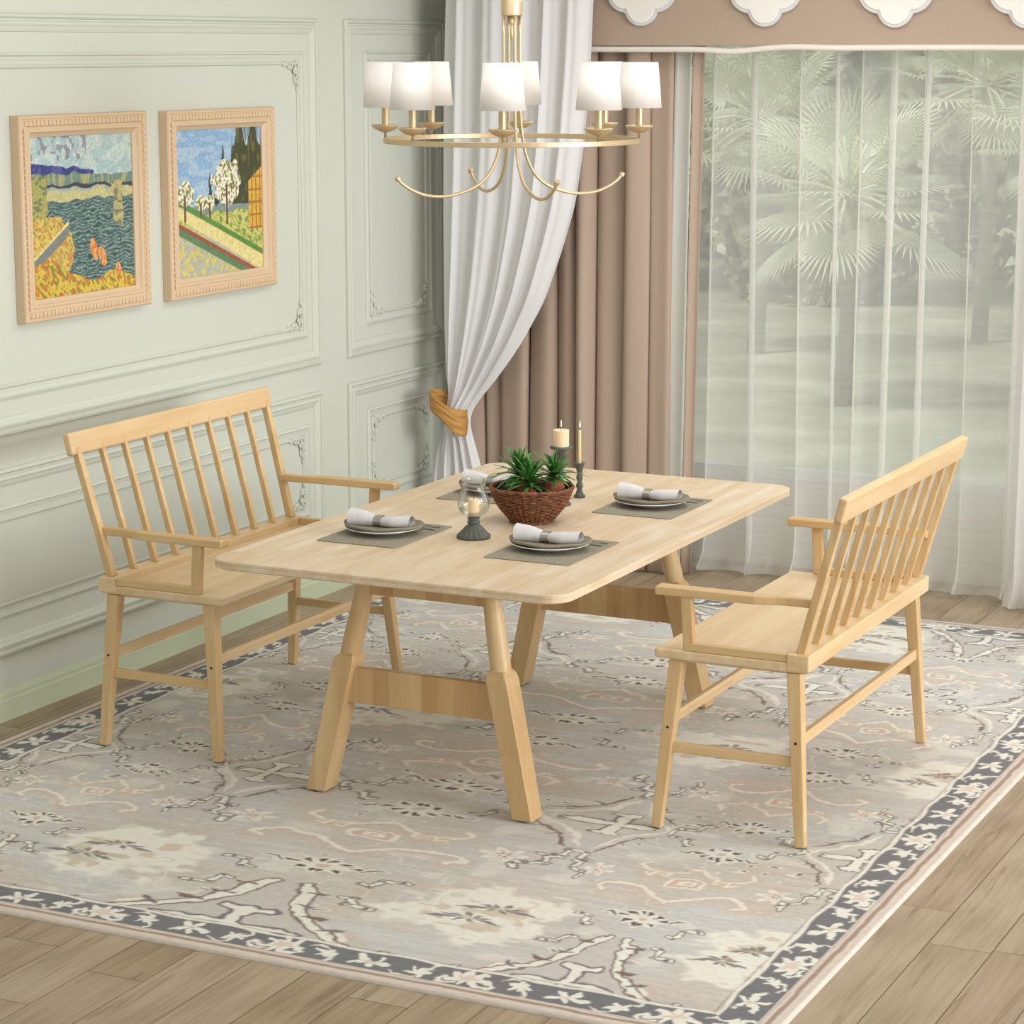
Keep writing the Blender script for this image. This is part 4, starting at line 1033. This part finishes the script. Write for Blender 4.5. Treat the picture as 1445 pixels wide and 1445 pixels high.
# woven basket
def basket():
    x, y = .036, -.012
    B = empty('wicker_basket', (x, y, TZ), 'round brown wicker basket bowl holding three plants', 'basket')
    m = mat('wicker', (142, 92, 62), .6); nd, L, b = nodes(m); tc = N(m, 'ShaderNodeTexCoord')
    L.new(ramp(m, noise(m, tc.outputs['Object'], 70, 4, .7), [(.3, (70, 40, 24)), (.5, (124, 76, 47)), (.72, (170, 112, 74))]), b.inputs['Base Color'])
    def rad(t): return .066 + (.130 - .066) * (1 - (1 - t) ** 1.7)
    H0 = .106; nrow = 19; mb = MB()
    for i in range(nrow):
        t = (i + .5) / nrow; z = .006 + H0 * t; r = rad(t); n_ = 144; ns = 36; ph = (i % 2) * pi
        pts = [((r + .0026 * sin(ns / 2 * 2 * pi * k / n_ + ph)) * cos(2 * pi * k / n_), (r + .0026 * sin(ns / 2 * 2 * pi * k / n_ + ph)) * sin(2 * pi * k / n_), z + .0005 * sin(k * .7 + i)) for k in range(n_)]
        mb.tube(pts, .0025, 6, closed=True)
    mb.build('woven_wall', m, B, smooth=True)
    mb = MB()
    for k in range(36):
        a = 2 * pi * (k + .5) / 36
        mb.tube([((rad(t)) * cos(a), rad(t) * sin(a), .004 + H0 * t) for t in (0, .2, .4, .6, .8, 1)], .0021, 6)
    mb.build('uprights', m, B, smooth=True)
    MB().lathe([(rad(t) - .003, .004 + H0 * t) for t in (0, .1, .2, .3, .4, .55, .7, .85, 1)], 48, cap=False).build('gap_shade_sheet', mat('gap_shade_dark', (50, 30, 20), .8), B, smooth=True)  # added dark sheet, paints shade into the gaps of the weave
    mb = MB()
    for s_ in range(3):
        n_ = 300
        pts = [((.131 + .0034 * cos(34 * 2 * pi * k / n_ + s_ * 2.09)) * cos(2 * pi * k / n_), (.131 + .0034 * cos(34 * 2 * pi * k / n_ + s_ * 2.09)) * sin(2 * pi * k / n_), .112 + .0034 * sin(34 * 2 * pi * k / n_ + s_ * 2.09)) for k in range(n_)]
        mb.tube(pts, .0034, 6, closed=True)
    mb.build('braided_rim', m, B, smooth=True)
    mb = MB()
    for z in (.003, .008): mb.tube([(.070 * cos(2 * pi * k / 60), .070 * sin(2 * pi * k / 60), z) for k in range(60)], .0034, 6, closed=True)
    mb.lathe([(.001, .006), (.064, .006), (.064, .009), (.001, .009)], 40); mb.build('base_ring', m, B, smooth=True)
    # plants with fibrous root balls
    mball = mat('coir_ball', (176, 104, 70), .9); nd, L, b = nodes(mball); tc = N(mball, 'ShaderNodeTexCoord')
    nn = noise(mball, tc.outputs['Object'], 130, 4, .7, 1.5); L.new(ramp(mball, nn, [(.32, (112, 56, 36)), (.5, (180, 106, 72)), (.7, (214, 150, 112))]), b.inputs['Base Color']); bump(mball, nn, 1, .006)
    mleaf = mat('plant_leaf', (52, 110, 40), .38, 0, .5); nd, L, b = nodes(mleaf); tc = N(mleaf, 'ShaderNodeTexCoord')
    L.new(ramp(mleaf, noise(mleaf, tc.outputs['Object'], 26, 2), [(.3, (30, 78, 34)), (.5, (58, 116, 42)), (.72, (98, 150, 58))]), b.inputs['Base Color'])
    right = Vector((cos(radians(25.86)), sin(radians(25.86)), 0)); fwd = Vector((-sin(radians(25.86)), cos(radians(25.86)), 0))
    specs = [(-.008, -.044, .122, 1.4, 3, 'front'), (-.040, .040, .136, 1.35, 7, 'back'), (.070, -.002, .142, 1.25, 11, 'right')]
    labs = {'front': 'spiky green plant leaning over the front rim of the basket', 'back': 'spiky green plant at the back left of the basket', 'right': 'spiky green plant on the rust-brown root ball at the right of the basket'}
    for (r_, f_, z, sc, seed, kk) in specs:
        rr = random.Random(seed); c0 = right * r_ + fwd * f_
        P = empty('spiky_plant', (x + c0.x, y + c0.y, TZ + z - .035), labs[kk], 'plant', 'spiky plants in the basket')
        mb = MB(); n1, n2 = 28, 18
        def fb2(u, v):
            a = 2 * pi * u; b_ = pi * v; q = 1 + .06 * sin(5 * a + 3 * b_ + seed) + .05 * sin(9 * a - 5 * b_)
            rb = .037 if kk == 'right' else .030
            return (rb * q * sin(b_) * cos(a), rb * q * sin(b_) * sin(a), rb * 1.15 * q * cos(b_) - .006)
        mb.grid(fb2, n1, n2); mb.build('root_ball', mball, P, smooth=True)
        mb = MB(); nl = 46
        for k in range(nl):
            q = k / nl; az = k * 2.39996 + rr.uniform(-.2, .2); el = radians(85 - 84 * q ** .85 + rr.uniform(-8, 8)); ln = sc * rr.uniform(.068, .104) * (1.0 if q < .7 else .8); w = rr.uniform(.0062, .0088)
            d = Vector((cos(az) * cos(el), sin(az) * cos(el), sin(el))); s_ = Vector((-sin(az), cos(az), 0)); up = s_.cross(d) * -1
            if up.z < 0 and el > 0: up = -up
            droop = rr.uniform(.2, .6); o0 = Vector((0, 0, .034 + .02 * (1 - q)))
            v = []; segs = 7
            for i in range(segs + 1):
                t = i / segs; c_ = o0 + d * (ln * t) + Vector((0, 0, -1)) * (ln * droop * t * t) ; ww = w * (sin(pi * min(1, .18 + .82 * t)) ** .8 if t < .999 else 0.02)
                v += [c_ - s_ * ww + up * (.0016 * (1 - t)), c_ , c_ + s_ * ww + up * (.0016 * (1 - t))]
            mb.add(v, [(i * 3 + j, i * 3 + j + 1, (i + 1) * 3 + j + 1, (i + 1) * 3 + j) for i in range(segs) for j in (0, 1)])
        mb.build('leaves', mleaf, P, smooth=True, solid=.0007)
basket()

# ---------------------------------------------------------------- garden outside
def garden():
    mgr = mat('lawn', (128, 140, 96), .95); nd, L, b = nodes(mgr); tc = N(mgr, 'ShaderNodeTexCoord')
    L.new(ramp(mgr, noise(mgr, tc.outputs['Object'], 1.2, 5), [(.3, (132, 134, 114)), (.55, (154, 154, 130)), (.7, (182, 178, 158))]), b.inputs['Base Color'])
    g = MB().add([(-26, WY + .2, -.12), (14, WY + .2, -.12), (14, 34, -.12), (-26, 34, -.12)], [(0, 1, 2, 3)]).build('ground', mgr); tag(g, kind='structure')
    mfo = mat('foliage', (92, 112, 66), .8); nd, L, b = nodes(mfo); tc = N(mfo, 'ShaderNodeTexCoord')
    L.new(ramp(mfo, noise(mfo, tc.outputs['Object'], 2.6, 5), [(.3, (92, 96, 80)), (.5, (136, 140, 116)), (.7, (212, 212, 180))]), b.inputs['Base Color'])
    mpl = mat('palm_leaf', (206, 210, 176), .45); mtk = mat('palm_trunk', (150, 140, 122), .9)
    rr = random.Random(9)
    # background shrubs
    spots = [(-6.9 + i * 2.75, 15.2, 1.32, 3.4) for i in range(3)] + [(-8.4 + i * 2.75, 18.3, 1.36, 4.2) for i in range(4)] + [(-7.2 + i * 3.1, 21.6, 1.5, 4.6) for i in range(3)]
    labels = ['leafy garden tree in the nearest row, leftmost behind the sheer curtain', 'leafy garden tree in the nearest row, behind the middle palms', 'leafy garden tree in the nearest row, at the right behind the sheer curtain',
              'tree in the second garden row, far left', 'tree in the second garden row, second from the left', 'tree in the second garden row, third from the left', 'tree in the second garden row, rightmost',
              'tree in the farthest garden row at left', 'tree in the farthest garden row, the middle one', 'tree in the farthest garden row at right']
    for i, (x, y, r, h) in enumerate(spots):
        B = MB(); nleaf = 1500
        for k in range(nleaf):
            a = rr.uniform(0, 2 * pi); zz = rr.random(); rad_ = r * (.55 + .45 * rr.random()) * (sin(pi * (.12 + .8 * zz)) ** .5)
            c = Vector((x + rad_ * cos(a), y + rad_ * sin(a), zz * h - .1)); s_ = rr.uniform(.05, .12)
            u = Vector((rr.gauss(0, 1), rr.gauss(0, 1), rr.gauss(0, 1))).normalized(); w = u.orthogonal().normalized()
            B.add([c - u * s_, c + w * s_ * .5, c + u * s_, c - w * s_ * .5], [(0, 1, 2, 3)])
        B.grid(lambda u, v: (x + r * .75 * cos(2 * pi * u) * (sin(pi * (.1 + .85 * v)) ** .5), y + r * .75 * sin(2 * pi * u) * (sin(pi * (.1 + .85 * v)) ** .5), v * h * .97 - .12), 14, 9)
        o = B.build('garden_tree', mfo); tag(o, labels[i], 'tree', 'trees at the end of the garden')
    # fan palms
    def frond(mb, o0, az, el, stem, size):
        d = Vector((cos(az) * cos(el), sin(az) * cos(el), sin(el))); s_ = Vector((-sin(az), cos(az), 0)); up = s_.cross(d)
        c = o0 + d * stem + Vector((0, 0, -.12 * stem))
        mb.tube([o0, o0 + d * stem * .5, c], .012, 5)
        n_ = 34
        for k in range(n_):
            a = radians(-125 + 250 * k / (n_ - 1)); dr = (d * cos(a) + s_ * sin(a)).normalized(); ln = size * (.75 + .25 * cos(a)); sd = (s_ * cos(a) - d * sin(a)).normalized()
            w = .0105
            p1 = c + dr * ln * .62 ; p2 = c + dr * ln + Vector((0, 0, -.10 * ln))
            mb.add([c, p1 - sd * w, p2, p1 + sd * w], [(0, 1, 2, 3)])
    palms = [(-1.75, 8.6, 1.35, 5, 'large fan palm in the middle of the garden behind the sheer curtain'), (-.55, 10.4, 1.65, 8, 'fan palm at the right of the garden behind the sheer curtain'), (-3.25, 11.0, 1.75, 14, 'fan palm at the left of the garden behind the sheer curtain'), (-1.85, 12.4, 2.0, 21, 'taller fan palm at the back of the garden')]
    for (x, y, h, seed, lab) in palms:
        r2 = random.Random(seed); P = empty('fan_palm', (x, y, -.12), lab, 'palm', None)
        MB().tube([(0, 0, 0), (.03, .02, h * .5), (0, 0, h + .1)], [.07, .06, .05], 12).build('trunk', mtk, P, smooth=True)
        for k in range(26):
            mb = MB(); frond(mb, Vector((0, 0, h + .05)), k * 2.4 + r2.uniform(-.3, .3), radians(66 - 4.2 * k + r2.uniform(-8, 8)), r2.uniform(.35, .6), r2.uniform(.38, .56)); mb.build('frond', mpl, P)
garden()
